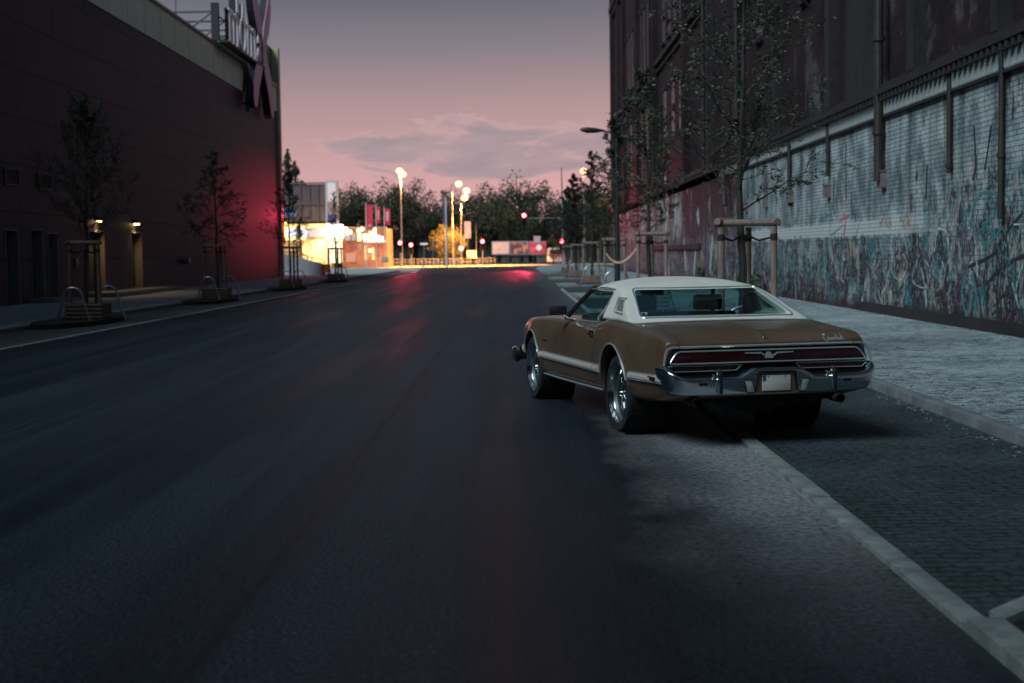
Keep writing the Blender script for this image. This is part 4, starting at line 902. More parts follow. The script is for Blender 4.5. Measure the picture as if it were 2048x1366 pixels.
# low ramp wall with rail and yellow notice
rw = thing('ramp_wall', 'sloping grey ramp wall with a thin rail beyond the store corner', 'wall', (-17, 115, 0))
A, B = Vector((-13.9, 103, 0)), Vector((-21.6, 132, 0)); w = Vector((.25, .06, 0))
part('wall', MB().add([A, B, B+Vector((0,0,1.75)), A+Vector((0,0,.92)), A-w, B-w, B-w+Vector((0,0,1.75)), A-w+Vector((0,0,.92))], [(0,1,2,3),(5,4,7,6),(3,2,6,7),(0,3,7,4),(1,5,6,2),(0,4,5,1)]), mat('ramp_concrete', (.16, .165, .18), .8, col2=(.20, .205, .215), scale=1), rw)
ra = MB(); P0, P1 = A+Vector((-.1,0,.92)), B+Vector((-.1,0,1.75))
ra.tube([P0+Vector((0,0,.35)), P1+Vector((0,0,.35))], .03, 6)
for k in range(13): p = P0.lerp(P1, k/12); ra.tube([p, p+Vector((0,0,.35))], .025, 6)
part('rail', ra, mat('rail_red', (.35, .14, .12), .5), rw)
yn = solo('yellow_notice', MB().box((-13.95, 102.6, .32), (-13.5, 102.7, .95)), mat('yellow_notice', (.62, .40, .06), .6, col2=(.5, .33, .05), scale=4), 'small yellow notice board at the low end of the ramp wall', 'sign')
# ================================================================ junction furniture
bb = thing('billboard', 'long low triple billboard with red right panel beyond the junction', 'billboard', (at(1040, 500, 200).x, 200, 0))
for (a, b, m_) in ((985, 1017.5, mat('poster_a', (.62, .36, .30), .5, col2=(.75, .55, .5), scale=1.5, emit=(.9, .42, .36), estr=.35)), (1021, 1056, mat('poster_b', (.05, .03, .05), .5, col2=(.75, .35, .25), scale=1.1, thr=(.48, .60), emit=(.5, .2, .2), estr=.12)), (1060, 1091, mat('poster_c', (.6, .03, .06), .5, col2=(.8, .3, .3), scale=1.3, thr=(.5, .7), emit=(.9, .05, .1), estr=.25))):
    f = part('frame', bxp(MB(), a-1.5, 482, b+1.5, 510, 200, .25), mat('bb_frame', (.3, .26, .3), .6), bb); part('poster', bxp(MB(), a, 484, b, 508, 199.96, .03), m_, f)
bl = MB()
for px in (992, 1012, 1030, 1050, 1068, 1086): p = at(px, 510, 200); bl.tube([(p.x, 200.12, 0), (p.x, 200.12, 1.2)], .06, 6)
part('leg', bl, M_dk, bb)
def sign(px, ptop, pb, Y, shape, size, m, lab, name='road_sign', cat='sign', group=None, pole=None):
    p = at(px, ptop, Y); t = thing(name, lab, cat, (p.x, Y, 0), group=group)
    part('post', MB().tube([(0,.06,0), (0,.06,p.z)], .035, 8), pole or M_pole, t, world=False, smooth=True)
    b = MB()
    if shape == 'round': b.lathe([(0, -.02), (size, -.02), (size, .02), (0, .02)], (0, 0, p.z-size), 'y', 20)
    else: b.box((-size[0]/2, -.02, p.z-size[1]), (size[0]/2, .02, p.z))
    part('panel', b, m, t, world=False)
    return t
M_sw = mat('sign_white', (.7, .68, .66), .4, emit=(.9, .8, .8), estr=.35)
sign(922, 491, 520, 178, 'round', .34, M_sw, 'round white sign under the orange lit shrub', group='round signs')
sign(1078, 489, 524, 172, 'round', .36, M_sw, 'round white sign in front of the red billboard panel', group='round signs')
sign(1074, 472, 500, 199, 'square', (.95, .95), mat('sign_mauve', (.35, .25, .35), .5, col2=(.6, .5, .6), scale=3), 'square pictogram sign rising above the billboard')
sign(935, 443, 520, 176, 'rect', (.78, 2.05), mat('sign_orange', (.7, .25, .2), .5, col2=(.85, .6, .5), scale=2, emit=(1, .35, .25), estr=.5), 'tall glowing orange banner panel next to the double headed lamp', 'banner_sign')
sign(952, 444, 520, 190, 'rect', (.32, .8), M_blk, 'dark signal box behind the orange banner', 'signal_box')
sign(848, 486, 522, 165, 'rect', (.9, .22), M_sw, 'street name sign on a short post left of the junction', 'street_name_sign')
sign(866, 481, 522, 162, 'rect', (.12, .5), mat('pinkish', (.5, .35, .33), .6), 'slim pale post between the name sign and the banner mast', 'marker_post', 'post')
ob = thing('notice_board', 'orange and white notice board on the verge under the banner', 'sign', (at(943, 508, 185).x, 185, 0))
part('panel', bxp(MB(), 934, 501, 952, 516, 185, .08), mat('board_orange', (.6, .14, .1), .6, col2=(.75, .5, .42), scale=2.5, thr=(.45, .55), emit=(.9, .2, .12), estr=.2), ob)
part('leg', MB().box((at(938, 508, 185).x-.04, 185.1, 0), (at(938, 508, 185).x+.04, 185.16, 1)).box((at(949, 508, 185).x-.04, 185.1, 0), (at(949, 508, 185).x+.04, 185.16, 1)), M_dk, ob)
bm_ = thing('banner_mast', 'tall pale mast with a furled blue banner along its upper half', 'mast', (at(893, 500, 165).x, 165, 0)); zt = at(893, 394, 165).z
part('pole', MB().tube([(0,0,0), (0,0,zt)], [.13, .09], 10), M_white, bm_, world=False, smooth=True)
part('banner', MB().tube([(-.16,0,zt-.1), (-.2,0,zt-1.5), (-.17,0,zt-3.1)], [.05, .11, .14], 8), mat('blue_banner', (.06, .05, .16), .8, col2=(.12, .07, .2), scale=2), bm_, world=False, smooth=True)
for i, (px, Y) in enumerate(((845, 160), (878, 168), (905, 170), (912, 172), (1118, 158), (1128, 156))):
    solo_t = thing('bollard', ['leftmost junction bollard', 'bollard left of the banner mast', 'bollard right of the banner mast', 'pale bollard below the orange shrub', 'bollard at the foot of the signal mast', 'rightmost bollard beside the signal mast'][i] + ' at the road edge', 'bollard', (at(px, 510, Y).x, Y, 0), group='bollards at the junction')
    part('post', MB().lathe([(0, 0), (.08, 0), (.08, .95), (.06, 1.0), (0, 1.02)], (0,0,0), 'z', 12), M_pole, solo_t, world=False, smooth=True)
    part('band', MB().lathe([(.082, .75), (.084, .75), (.084, .88), (.082, .88)], (0,0,0), 'z', 12), M_white, solo_t, world=False)
rl = MB(); a, b = at(770, 512, 188), at(990, 512, 188)
for k in range(28): x = a.x+(b.x-a.x)*k/27; rl.tube([(x, 188, 0), (x, 188, .95)], .025, 5)
for z in (.5, .92): rl.tube([(a.x, 188, z), (b.x, 188, z)], .022, 5)
solo('railing', rl, M_pole, 'low tubular railing along the far side of the crossing street', 'railing')
# van waiting at the far right of the junction
vp = at(1112, 512, 184); vn = thing('parked_van', 'white and red box van at the junction behind the signal mast', 'van', (vp.x, 184, 0))
part('body', MB().prism([(-1.1, .35), (1.1, .35), (1.12, 1.1), (1.0, 2.0), (.85, 2.15), (-.85, 2.15), (-1.0, 2.0), (-1.12, 1.1)], 0, 4.6, 'y'), mat('van_white', (.6, .5, .48), .4), vn, world=False, bevel=.05)
part('rear_window', MB().box((-.8, -.02, 1.3), (.8, .0, 1.9)), M_win, vn, world=False)
part('stripe', MB().box((-1.05, -.025, 1.0), (1.05, -.001, 1.22)), mat('van_red', (.5, .03, .05), .5), vn, world=False)
for s in (-1, 1):
    w_ = part('wheel', MB().lathe([(0, -.1), (.22, -.1), (.33, -.08), (.35, 0), (.33, .08), (.22, .1), (0, .1)], (s*.95, .9, .35), 'x', 18), mat('tyre', (.012, .012, .013), .9), vn, world=False, smooth=True)
    part('tail_light', MB().box((s*.98-.07, -.04, .8), (s*.98+.07, -.001, 1.0 if False else .98)), emis('tail', (1, .3, .2), 8), vn, world=False)

# ================================================================ trees beyond the junction
M_fol = mat('foliage', (.018, .026, .012), .8, col2=(.050, .062, .026), scale=.9, thr=(.4, .62))
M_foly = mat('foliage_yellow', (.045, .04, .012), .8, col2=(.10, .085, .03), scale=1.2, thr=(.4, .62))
def crown_mesh(seed, H, R, kind='round', n=2600, leaf=.42):
    r = random.Random(seed); mb = MB(); cl_ = []
    if kind == 'poplar':
        for k in range(70): f = r.random(); w_ = R*math.sin(pi*min(1, f*.85+.15))**.7; cl_.append((Vector((r.gauss(0, .28)*w_, r.gauss(0, .28)*w_, H*(.10+.88*f))), w_*r.uniform(.3, .55)+.12))
    elif kind == 'cone':
        for k in range(34): f = r.random()**1.3; a = r.uniform(0, 2*pi); q = R*(1-f)*r.random()**.5*1.1; cl_.append((Vector((q*cos(a), q*sin(a), H*(.18+.80*f))), R*.34*(1.15-f)))
    else:
        for k in range(30):
            d = Vector((r.gauss(0,1), r.gauss(0,1), r.gauss(0,1))).normalized(); q = r.random()**.45
            cl_.append((Vector((d.x*R*.82*q, d.y*R*.82*q, H*.60 + d.z*H*.36*q)), R*r.uniform(.18, .36)))
    for k in range(n):
        c, s = r.choice(cl_); d = Vector((r.gauss(0,1), r.gauss(0,1), r.gauss(0,1))).normalized()
        p = c + d*s*(r.random()**.35)*r.uniform(.8, 1.15); l = leaf*r.uniform(.4, 1.1)
        a = Vector((r.gauss(0,1), r.gauss(0,1), r.gauss(0,1))).normalized(); b = a.orthogonal().normalized(); b.rotate(Matrix.Rotation(r.uniform(0, 6), 3, a)); e = a.cross(b)
        mb.add([p-b*l*.5, p+e*l*.22-b*l*.1, p+b*l*.5, p-e*l*.25+b*l*.1], [(0,1,2,3)])
    return mb, cl_
TM = {}
def far_tree(px, ptop, Y, R, kind, lab, m=None, variant=0, group='trees beyond the junction', zb=0, n=2600, leaf=.42):
    top = at(px, ptop, Y); H = top.z - zb; key = (kind, variant)
    if key not in TM:
        mb, cl_ = crown_mesh(variant*7+len(kind), 10, {'poplar': 1.6, 'cone': 3.6}.get(kind, 4.2), kind, n, leaf)
        tm = MB(); r = random.Random(variant); tm.tube([(0,0,0), (.1,.05,3), (-.05,.1,6), (.05,0,8.6)], [.26, .2, .13, .04], 8)
        for c, s in cl_[:10]: tm.tube([(0, 0, max(1.6, c.z*.55)), c*.6 + Vector((0,0,c.z*.3)), c], [.10, .06, .02], 5)
        TM[key] = (mesh_of(mb, 'crown', recalc=False), mesh_of(tm, 'trunk', smooth=True), {'poplar': 1.6, 'cone': 3.6}.get(kind, 4.2))
    cm, tm, r0 = TM[key]; t = thing('far_tree' if kind == 'round' else kind + '_tree', lab, 'tree', (top.x, Y, zb), random.Random(int(px)).uniform(0, 6), group)
    t.scale = (R/r0, R/r0, H/10)
    o = bpy.data.objects.new('crown', cm); COL.objects.link(o); o.parent = t
    if not cm.materials: cm.materials.append(M_fol)
    if m: o.material_slots[0].link = 'OBJECT'; o.material_slots[0].material = m
    o2 = bpy.data.objects.new('trunk', tm); COL.objects.link(o2); o2.parent = t
    if not tm.materials: tm.materials.append(M_bark)
far_tree(575, 296, 214, 1.9, 'poplar', 'tall dark poplar rising beside the store corner', variant=1)
far_tree(590, 318, 218, 1.7, 'poplar', 'shorter poplar leaning against the tall one', variant=2)
far_tree(604, 360, 205, 2.2, 'poplar', 'lowest of the poplars behind the mesh cladding', variant=1)
FT = [(640, 392, 225, 5, 'low broad tree behind the advertising tower'), (688, 372, 216, 5.5, 'tree right of the advertising tower'), (706, 350, 222, 5, 'tallest tree just left of the red flags'), (745, 372, 215, 5.5, 'tree right behind the red flags'), (776, 352, 224, 4.5, 'tree left of the tall sodium lamp'), (802, 344, 214, 5.5, 'big rounded tree behind the tall sodium lamp'), (826, 352, 220, 4.6, 'tree adjoining the lamp on its right'), (850, 402, 212, 4.5, 'low tree in the dip of the skyline'), (878, 392, 222, 4.8, 'tree left of the lamp pair'), (902, 362, 216, 4.2, 'tree behind the lamp pair'), (930, 368, 224, 5, 'tree behind the double lamp'), (962, 362, 214, 5, 'broad tree above the lone red light'), (996, 362, 226, 4.6, 'tree left of the highest treetop'), (1040, 340, 214, 6.0, 'highest broad tree above the red arm signal'), (1068, 362, 222, 4.6, 'tree right of the highest treetop'), (1018, 378, 206, 5, 'lower tree in front of the highest one'), (1100, 388, 216, 4.0, 'tree at the signal mast'), (1118, 392, 224, 4, 'tree between mast and right lamp'), (1146, 368, 206, 4.6, 'tree left of the right lamp'), (1172, 358, 200, 5, 'tree under the right sodium lamp'), (1200, 350, 194, 5, 'tree touching the brick factory edge'), (1225, 345, 188, 5, 'rightmost tree behind the factory edge'), (612, 402, 210, 5, 'tree behind the mesh clad shop'), (668, 398, 232, 6, 'distant tree behind the tower')]
for i, (px, py, Y, R, lab) in enumerate(FT): far_tree(px, py, Y, R, 'round', lab, variant=i % 5)
for i, (px, py, Y, R) in enumerate(((660, 440, 234, 6), (720, 425, 232, 6), (770, 430, 234, 6), (830, 430, 232, 6), (885, 430, 234, 6), (945, 425, 232, 6), (985, 420, 228, 6), (1060, 420, 232, 6), (1110, 425, 230, 6), (1155, 425, 214, 5), (1190, 420, 206, 5))):
    far_tree(px, py, Y, R, 'round', ['low tree behind the tower foot', 'low tree behind the left flag', 'low tree behind the right flag', 'low tree right of the tall lamp', 'low tree behind the banner mast', 'low tree behind the orange banner', 'low tree left of the arm signal', 'low tree behind the red billboard', 'low tree behind the signal mast foot', 'low tree left of the far right guards', 'low tree by the far factory wall'][i], variant=(i+2) % 5)
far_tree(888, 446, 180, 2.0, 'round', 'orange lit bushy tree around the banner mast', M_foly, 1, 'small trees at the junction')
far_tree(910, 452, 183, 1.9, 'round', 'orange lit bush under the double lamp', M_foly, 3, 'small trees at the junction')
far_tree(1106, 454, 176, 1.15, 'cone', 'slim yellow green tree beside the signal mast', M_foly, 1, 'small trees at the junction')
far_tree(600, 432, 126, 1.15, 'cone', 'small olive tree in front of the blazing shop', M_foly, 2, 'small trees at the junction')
# plain dark box closing the horizon behind the trees
struct('horizon_block', MB().box((-400, 420, -1), (400, 440, 9)), mat('far_dark', (.02, .022, .02), .9))
# ================================================================ the parked coupe (local: +y forward, +x right, z up; origin under the rear axle)
CAR = thing('parked_car', 'brown American coupe with white vinyl roof and chrome wire wheels parked half on the bay', 'car', (1.690, 12.432, .0), .2256)
def brown(p):
    t = N('ShaderNodeTexCoord'); n = N('ShaderNodeTexNoise'); L(t.outputs['Object'], n.inputs['Vector']); n.inputs['Scale'].default_value = 2.2; n.inputs['Detail'].default_value = 6
    fl = N('ShaderNodeTexNoise'); L(t.outputs['Object'], fl.inputs['Vector']); fl.inputs['Scale'].default_value = 420
    c = ramp_(n.outputs[0], [(.3, (.155, .100, .064)), (.7, (.19, .125, .082))])
    L(mix_(.35, c, ramp_(fl.outputs[0], [(.35, (.6,.6,.6)), (.65, (1.6,1.5,1.4))]), 'MULTIPLY'), p.inputs['Base Color'])
    p.inputs['Metallic'].default_value = .45; L(ramp_(n.outputs[0], [(.3, (.36,.36,.36)), (.7, (.46,.46,.46))]), p.inputs['Roughness'])
    p.inputs['Coat Weight'].default_value = .6; p.inputs['Coat Roughness'].default_value = .16
M_brown = custom('brown_paint', brown)
M_vinyl = mat('white_vinyl', (.60, .58, .54), .55, col2=(.68, .66, .61), scale=3, bump=.25, bscale=180)
M_chrome = mat('chrome', (.62, .68, .70), .16, metal=1, col2=(.50, .56, .59), scale=3)
M_trim = mat('bright_trim', (.70, .80, .80), .28, metal=.75, col2=(.62, .72, .73), scale=3)
M_trimw = mat('pale_moulding', (.40, .36, .34), .4, col2=(.46, .42, .40), scale=3)
M_blk = mat('black_housing', (.012, .012, .014), .5)
M_win = mat('dark_window', (.008, .009, .013), .25, spec=.6)
M_blk2 = mat('underbody', (.008, .008, .009), .9)
M_rub = mat('tyre_rubber', (.010, .010, .011), .85, col2=(.018, .018, .019), scale=30)
M_lens = mat('dark_red_lens', (.032, .002, .004), .25, col2=(.014, .0015, .003), scale=2, coat=.4)
M_int = mat('interior', (.012, .016, .018), .7)
M_seat = mat('seat_vinyl', (.03, .05, .055), .6, col2=(.045, .07, .075), scale=3)
def glass(p):
    M = nt; out = [n for n in M.nodes if n.type == 'OUTPUT_MATERIAL'][0]
    tr = N('ShaderNodeBsdfTransparent'); tr.inputs[0].default_value = (.46, .74, .74, 1)
    gl = N('ShaderNodeBsdfGlossy'); gl.inputs['Roughness'].default_value = .03; gl.inputs[0].default_value = (.85, 1, 1, 1)
    lw = N('ShaderNodeLayerWeight'); lw.inputs[0].default_value = .25
    mx = N('ShaderNodeMixShader'); L(math_('ADD', math_('MULTIPLY', lw.outputs[0], .8), .20), mx.inputs[0]); L(tr.outputs[0], mx.inputs[1]); L(gl.outputs[0], mx.inputs[2]); L(mx.outputs[0], out.inputs[0])
M_glass = custom('tinted_glass', glass)
def cpart(name, mb, m, parent=None, **k): return part(name, mb, m, parent or CAR, world=False, **k)
def glass2(p):
    M = nt; out = [n for n in M.nodes if n.type == 'OUTPUT_MATERIAL'][0]
    tr = N('ShaderNodeBsdfTransparent'); tr.inputs[0].default_value = (.80, .88, .88, 1)
    gl = N('ShaderNodeBsdfGlossy'); gl.inputs['Roughness'].default_value = .03
    mx = N('ShaderNodeMixShader'); mx.inputs[0].default_value = .06; L(tr.outputs[0], mx.inputs[1]); L(gl.outputs[0], mx.inputs[2]); L(mx.outputs[0], out.inputs[0])
M_glass2 = custom('clear_glass', glass2)
def interp(tab, x):
    if x <= tab[0][0]: return tab[0][1]
    for (a, b), (c, d) in zip(tab, tab[1:]):
        if x <= c:
            t = (x-a)/(c-a); t = t*t*(3-2*t) if False else t; return b+(d-b)*t
    return tab[-1][1]
ZE = [(-1.24, .825), (-1.18, .868), (-1.10, .892), (-.8, .915), (-.3, .948), (.1, .968), (.32, .968), (.50, .950), (.70, .912), (.95, .893), (1.4, .890), (1.9, .893), (2.4, .892), (2.9, .876), (3.3, .862), (3.6, .835), (3.78, .80), (3.88, .74)]
WD = [(-1.24, .945), (-1.1, .962), (-.7, .985), (-.2, 1.0), (.6, .99), (1.4, .985), (2.6, .99), (3.1, .985), (3.5, .95), (3.75, .91), (3.88, .86)]
ZD = [(-1.24, .800), (-1.16, .848), (-1.08, .892), (-1.0, .910), (-.3, .958), (.2, .965), (.6, .945), (1.9, .935), (2.4, .925), (3.2, .90), (3.6, .86), (3.8, .80), (3.88, .74)]
ZB = [(-1.24, .41), (-.9, .34), (-.4, .31), (.4, .305), (2.4, .275), (3.2, .33), (3.88, .36)]
def section(y):
    w = interp(WD, y); ze = interp(ZE, y); zd = interp(ZD, y); zb = interp(ZB, y); zm = zb + (ze-zb)*.50
    hip = math.exp(-((y-.35)/.55)**2)*.012
    kb = .025*max(0, min(1, (-.75-y)/.4))
    pts = [(0, zb), (.45, zb), (.76*w, zb), (.855*w, zb+.012), (.875*w, zb+.08), (.893*w, zb+.5*(zm-zb)), (.905*w, zm), (.902*w+hip, zm+.35*(ze-zm)), ((.885+.3*kb)*w+hip, zm+.64*(ze-zm)), ((.862+.7*kb)*w+hip, ze-.045+.5*kb), ((.835+kb)*w, ze-.008), ((.795+1.1*kb)*w, ze+.002), (.73*w, ze-.004), (.6*w, (ze+zd)/2+.001), (.35, zd*.75+ze*.25), (.06, zd-.001), (.022, zd+.004), (0, zd+.008)]
    return [(a, y, b) for a, b in pts]
ys = [-1.24, -1.20, -1.16, -1.12, -1.08, -1.04, -1.0, -.95, -.8, -.6, -.4, -.2, 0, .2, .32, .42, .52, .62, .72, .85, 1.0, 1.2, 1.5, 1.8, 2.1, 2.4, 2.7, 3.0, 3.2, 3.4, 3.55, 3.68, 3.78, 3.85, 3.88]
def loft(secs):
    n = len(secs[0]); vs = []; fs = []
    for s in secs:
        vs += s; vs += [(-a, b, c) for a, b, c in s[1:-1]][::-1]
    m_ = 2*n-2
    for i in range(len(secs)-1):
        for k in range(m_): fs.append((i*m_+k, i*m_+(k+1)%m_, (i+1)*m_+(k+1)%m_, (i+1)*m_+k))
    # end caps as strips between mirrored points
    for i in (0, len(secs)-1):
        o = i*m_
        for k in range(n-1):
            a, b = o+k, o+k+1; c = o+(m_-k-1)%m_ ; d = o+(m_-k)%m_
            q = []
            for v in (a, b, c, d):
                if v not in q: q.append(v)
            if len(q) >= 3: fs.append(tuple(q))
    return MB().add(vs, fs)
def obj_tmp(mb, name='tmp'):
    o = bpy.data.objects.new(name, mesh_of(mb, name)); COL.objects.link(o); return o
def applied(o):
    dg = bpy.context.evaluated_depsgraph_get(); dg.update(); me = bpy.data.meshes.new_from_object(o.evaluated_get(dg)); return me
def boolean(o, cutters, op='DIFFERENCE'):
    for c in cutters:
        m = o.modifiers.new('b', 'BOOLEAN'); m.object = c; m.operation = op; m.solver = 'MANIFOLD'
        me = applied(o); o.modifiers.clear(); o.data = me
    return o
def rm(*os):
    for o in os: bpy.data.objects.remove(o)
def final(o, name, m, parent=None, angle=28, label=None):
    bm = bmesh.new(); bm.from_mesh(o.data); finish(bm, True, angle); bm.to_mesh(o.data); bm.free()
    o.data.materials.clear(); o.data.materials.append(m); o.name = name; o.data.name = name; o.parent = parent or CAR
    if label: o['label'] = label
    return o
body = obj_tmp(loft([section(y) for y in ys]))
for f in body.data.polygons: f.use_smooth = True
sm = body.modifiers.new('s', 'SUBSURF'); sm.levels = 2; sm.render_levels = 2
me = applied(body); body.modifiers.clear(); body.data = me
RA, FA = (0.0, .355, .405), (3.05, .345, .385)
for v in body.data.vertices:      # flared lips round the wheel openings, soft crease along the flank
    x, y, z = v.co
    if abs(x) > .7:
        for ay, az, ar in (RA, FA):
            d = math.hypot(y-ay, z-az)-ar
            if -.05 < d < .16 and z > .42: v.co.x += math.copysign(.020*(1-max(0, d)/.16)**1.6, x)
def cyl(y, z, r, x0, x1): return MB().lathe([(0, x0), (r, x0), (r, x1), (0, x1)], (0, y, z), 'x', 48)
def clean(mb):
    bm = bmesh.new(); me = mesh_of(mb, 'c'); bm.from_mesh(me); bmesh.ops.remove_doubles(bm, verts=bm.verts, dist=1e-5); bmesh.ops.recalc_face_normals(bm, faces=bm.faces); bm.to_mesh(me); bm.free()
    o = bpy.data.objects.new('cut', me); COL.objects.link(o); return o
cuts = []
for ay, az, ar in (RA, FA):
    for s in (-1, 1): cuts.append(clean(cyl(ay, az, ar, s*.50, s*1.2)))
cuts.append(clean(MB().box((-.66, .30, .42), (.66, 1.86, 1.2))))          # cabin
cuts.append(clean(MB().prism([(-.79, .787), (.79, .787), (.85, .64), (-.85, .64)], -1.30, -1.195, 'y')))      # recess of the rear lamps
body = boolean(body, cuts); rm(*cuts)
# doors and boot lid are cut out of the shell with a shut line
def doorpoly(g): return [(.640+g, .40+g*0), (.640+g, .56), (.60+g, .70), (.56+g, .80), (.50+g, .96) if g == 0 else (.50+g, .96), (.50+g, 1.2), (1.93-g, 1.2), (1.93-g, .90), (2.02-g, .72), (2.10-g, .55), (2.10-g, .36+g), (.66+g, .36+g)]
doorsm = []
for s in (-1, 1):
    c0 = clean(MB().prism(doorpoly(0), s*.70, s*1.1, 'x')); c1 = clean(MB().prism(doorpoly(.005), s*.705, s*1.1, 'x'))
    d = bpy.data.objects.new('door', body.data.copy()); COL.objects.link(d); boolean(d, [c1], 'INTERSECT'); boolean(body, [c0]); rm(c0, c1)
    doorsm.append(final(d, 'door', M_brown))
def lidpoly(g): return [(-.735+g, -1.4), (-.735+g, -1.02), (-.70+g, -.8), (-.62+g, -.33-g), (.62-g, -.33-g), (.70-g, -.8), (.735-g, -1.02), (.735-g, -1.4)]
c0 = clean(MB().prism(lidpoly(0), .797, 1.2, 'z')); c1 = clean(MB().prism(lidpoly(.0045), .800, 1.2, 'z'))
d = bpy.data.objects.new('boot_lid', body.data.copy()); COL.objects.link(d); boolean(d, [c1], 'INTERSECT'); boolean(body, [c0]); rm(c0, c1)
lid = final(d, 'boot_lid', M_brown)
final(body, 'body', M_brown)
# dark inner shell so shut lines and arches read dark
cpart('underbody', MB().box((-.60, -1.05, .335), (.60, 3.5, .42)).box((-.12, -1.1, .25), (.12, 2.6, .32)).box((-.62, -.15, .26), (.62, .15, .36)).box((-.3, -1.16, .30), (.45, -.75, .40)), M_blk2, bevel=.02)
# ---- roof
def roof_solid(inset=0):
    st = [(-.30, .83, .945, .947, .80), (-.22, .82, .955, .985, .79), (-.10, .815, 1.00, 1.035, .775), (.05, .80, 1.06, 1.10, .745), (.22, .78, 1.125, 1.175, .71), (.38, .765, 1.18, 1.235, .68), (.50, .76, 1.212, 1.272, .655), (.60, .76, 1.228, 1.293, .64), (.75, .765, 1.238, 1.308, .625), (1.0, .77, 1.243, 1.318, .615), (1.25, .77, 1.240, 1.316, .61), (1.45, .765, 1.228, 1.300, .605), (1.56, .76, 1.212, 1.278, .60)]
    secs = []
    for y, vb, zs, zc, vs_ in st:
        zb = .93; g = inset
        vb_, vs2, zs2, zc2 = vb-g, vs_-g, zs-g*.8, zc-g*.8
        if zs2 < zb+.004: zs2 = zb+.004
        if zc2 < zs2+.002: zc2 = zs2+.002
        P = [(0, zb), (vb_*.5, zb), (vb_, zb), (vb_*.93+vs2*.07, zb*.88+zs2*.12), (vb_*.45+vs2*.55+.008, zb*.42+zs2*.58), (vs2+.022, zs2-.026 if zs2 > 1.05 else zs2-.012), (vs2-.006, zs2), (vs2*.90, zs2+(zc2-zs2)*.25), (vs2*.68, zs2+(zc2-zs2)*.66), (vs2*.35, zs2+(zc2-zs2)*.93), (0, zc2)]
        P = [(a, max(b, zb)) for a, b in P]
        secs.append([(a, y + (0 if not inset else inset*(-.4)), b) for a, b in P])
    return loft(secs)
roof = obj_tmp(roof_solid())
for f in roof.data.polygons: f.use_smooth = True
sm = roof.modifiers.new('s', 'SUBSURF'); sm.levels = 2; sm.render_levels = 2
roof.data = applied(roof); roof.modifiers.clear()
from mathutils.bvhtree import BVHTree
def bvh(o):
    bm = bmesh.new(); bm.from_mesh(o.data); t = BVHTree.FromBMesh(bm); bm.free(); return t
T_roof = bvh(roof)
inner = clean(MB().prism([(-.12, .90), (.60, 1.215), (.75, 1.235), (1.3, 1.245), (1.8, 1.22), (1.8, .90)], -.55, .55, 'x'))
inner2 = clean(MB().prism([(.0, .90), (.05, .98), (.60, 1.19), (1.0, 1.205), (1.8, 1.19), (1.8, .90)], -.605, .605, 'x'))
def rounded(poly, r=.03, n=4):
    out = []; m_ = len(poly)
    for i in range(m_):
        p = Vector(poly[i]).to_2d() if len(poly[i]) > 2 else Vector(poly[i]); a = Vector(poly[i-1]); b = Vector(poly[(i+1) % m_])
        da, db = (a-p).normalized(), (b-p).normalized(); A, B = p+da*r, p+db*r
        for k in range(n+1):
            t = k/n; out.append(tuple((1-t)**2*A + 2*t*(1-t)*p + t*t*B))
    return out
RW = rounded([(-.690, .990), (.690, .990), (.575, 1.212), (-.575, 1.212)], .035)
rw_ = clean(MB().prism(RW, -.6, .7, 'y'))
DWp = [(.80, .90), (.80, .965), (.735, 1.172), (.77, 1.192), (1.62, 1.192), (1.75, .90)]
dw = clean(MB().prism(DWp, -1, 1, 'x'))
OPp = rounded([(.14, 1.020), (.475, 1.030), (.468, 1.135), (.285, 1.130)], .014, 3)
op = clean(MB().prism(OPp, -1, 1, 'x'))
ws = clean(MB().box((-.58, 1.3, .92), (.58, 2, 1.196)))
roof = boolean(roof, [inner, inner2, rw_, dw, op, ws]); rm(inner, inner2, rw_, dw, op, ws)
final(roof, 'roof', M_vinyl, angle=32)
# generic trim following a polyline
def trim(pts, r=.008, closed=False, n=6):
    P = [Vector(p) for p in pts]
    if closed: P = P + [P[0], P[1]]
    return MB().tube(P, r, n)
from mathutils.bvhtree import BVHTree
def bvh(o):
    bm = bmesh.new(); bm.from_mesh(o.data); t = BVHTree.FromBMesh(bm); bm.free(); return t
T_body, T_doorL, T_doorR = bvh(body), bvh(doorsm[0]), bvh(doorsm[1]); T_lid = bvh(lid)
def hit(trees, o, d):
    best = None
    for t in trees:
        h = t.ray_cast(Vector(o), Vector(d))
        if h[0] is not None and (best is None or h[3] < best[3]): best = h
    return best[0] if best else None
# rear window: the plane that the backlight opening lies in
def glassplane(y0, z0, y1, z1, xs0, xs1, bow=.0, n=10):
    vs = []; fs = []
    for j in range(5):
        t = j/4
        for k in range(n+1):
            u = -1+2*k/n; xh = xs0+(xs1-xs0)*t; vs.append((u*xh, y0+(y1-y0)*t + bow*(u*u), z0+(z1-z0)*t))
    for j in range(4):
        for k in range(n): a = j*(n+1)+k; fs.append((a, a+1, a+n+2, a+n+1))
    return MB().add(vs, fs)
def surf(x, z, trees, y0=-3, d=(0,1,0)): return hit(trees, (x, y0, z), d)
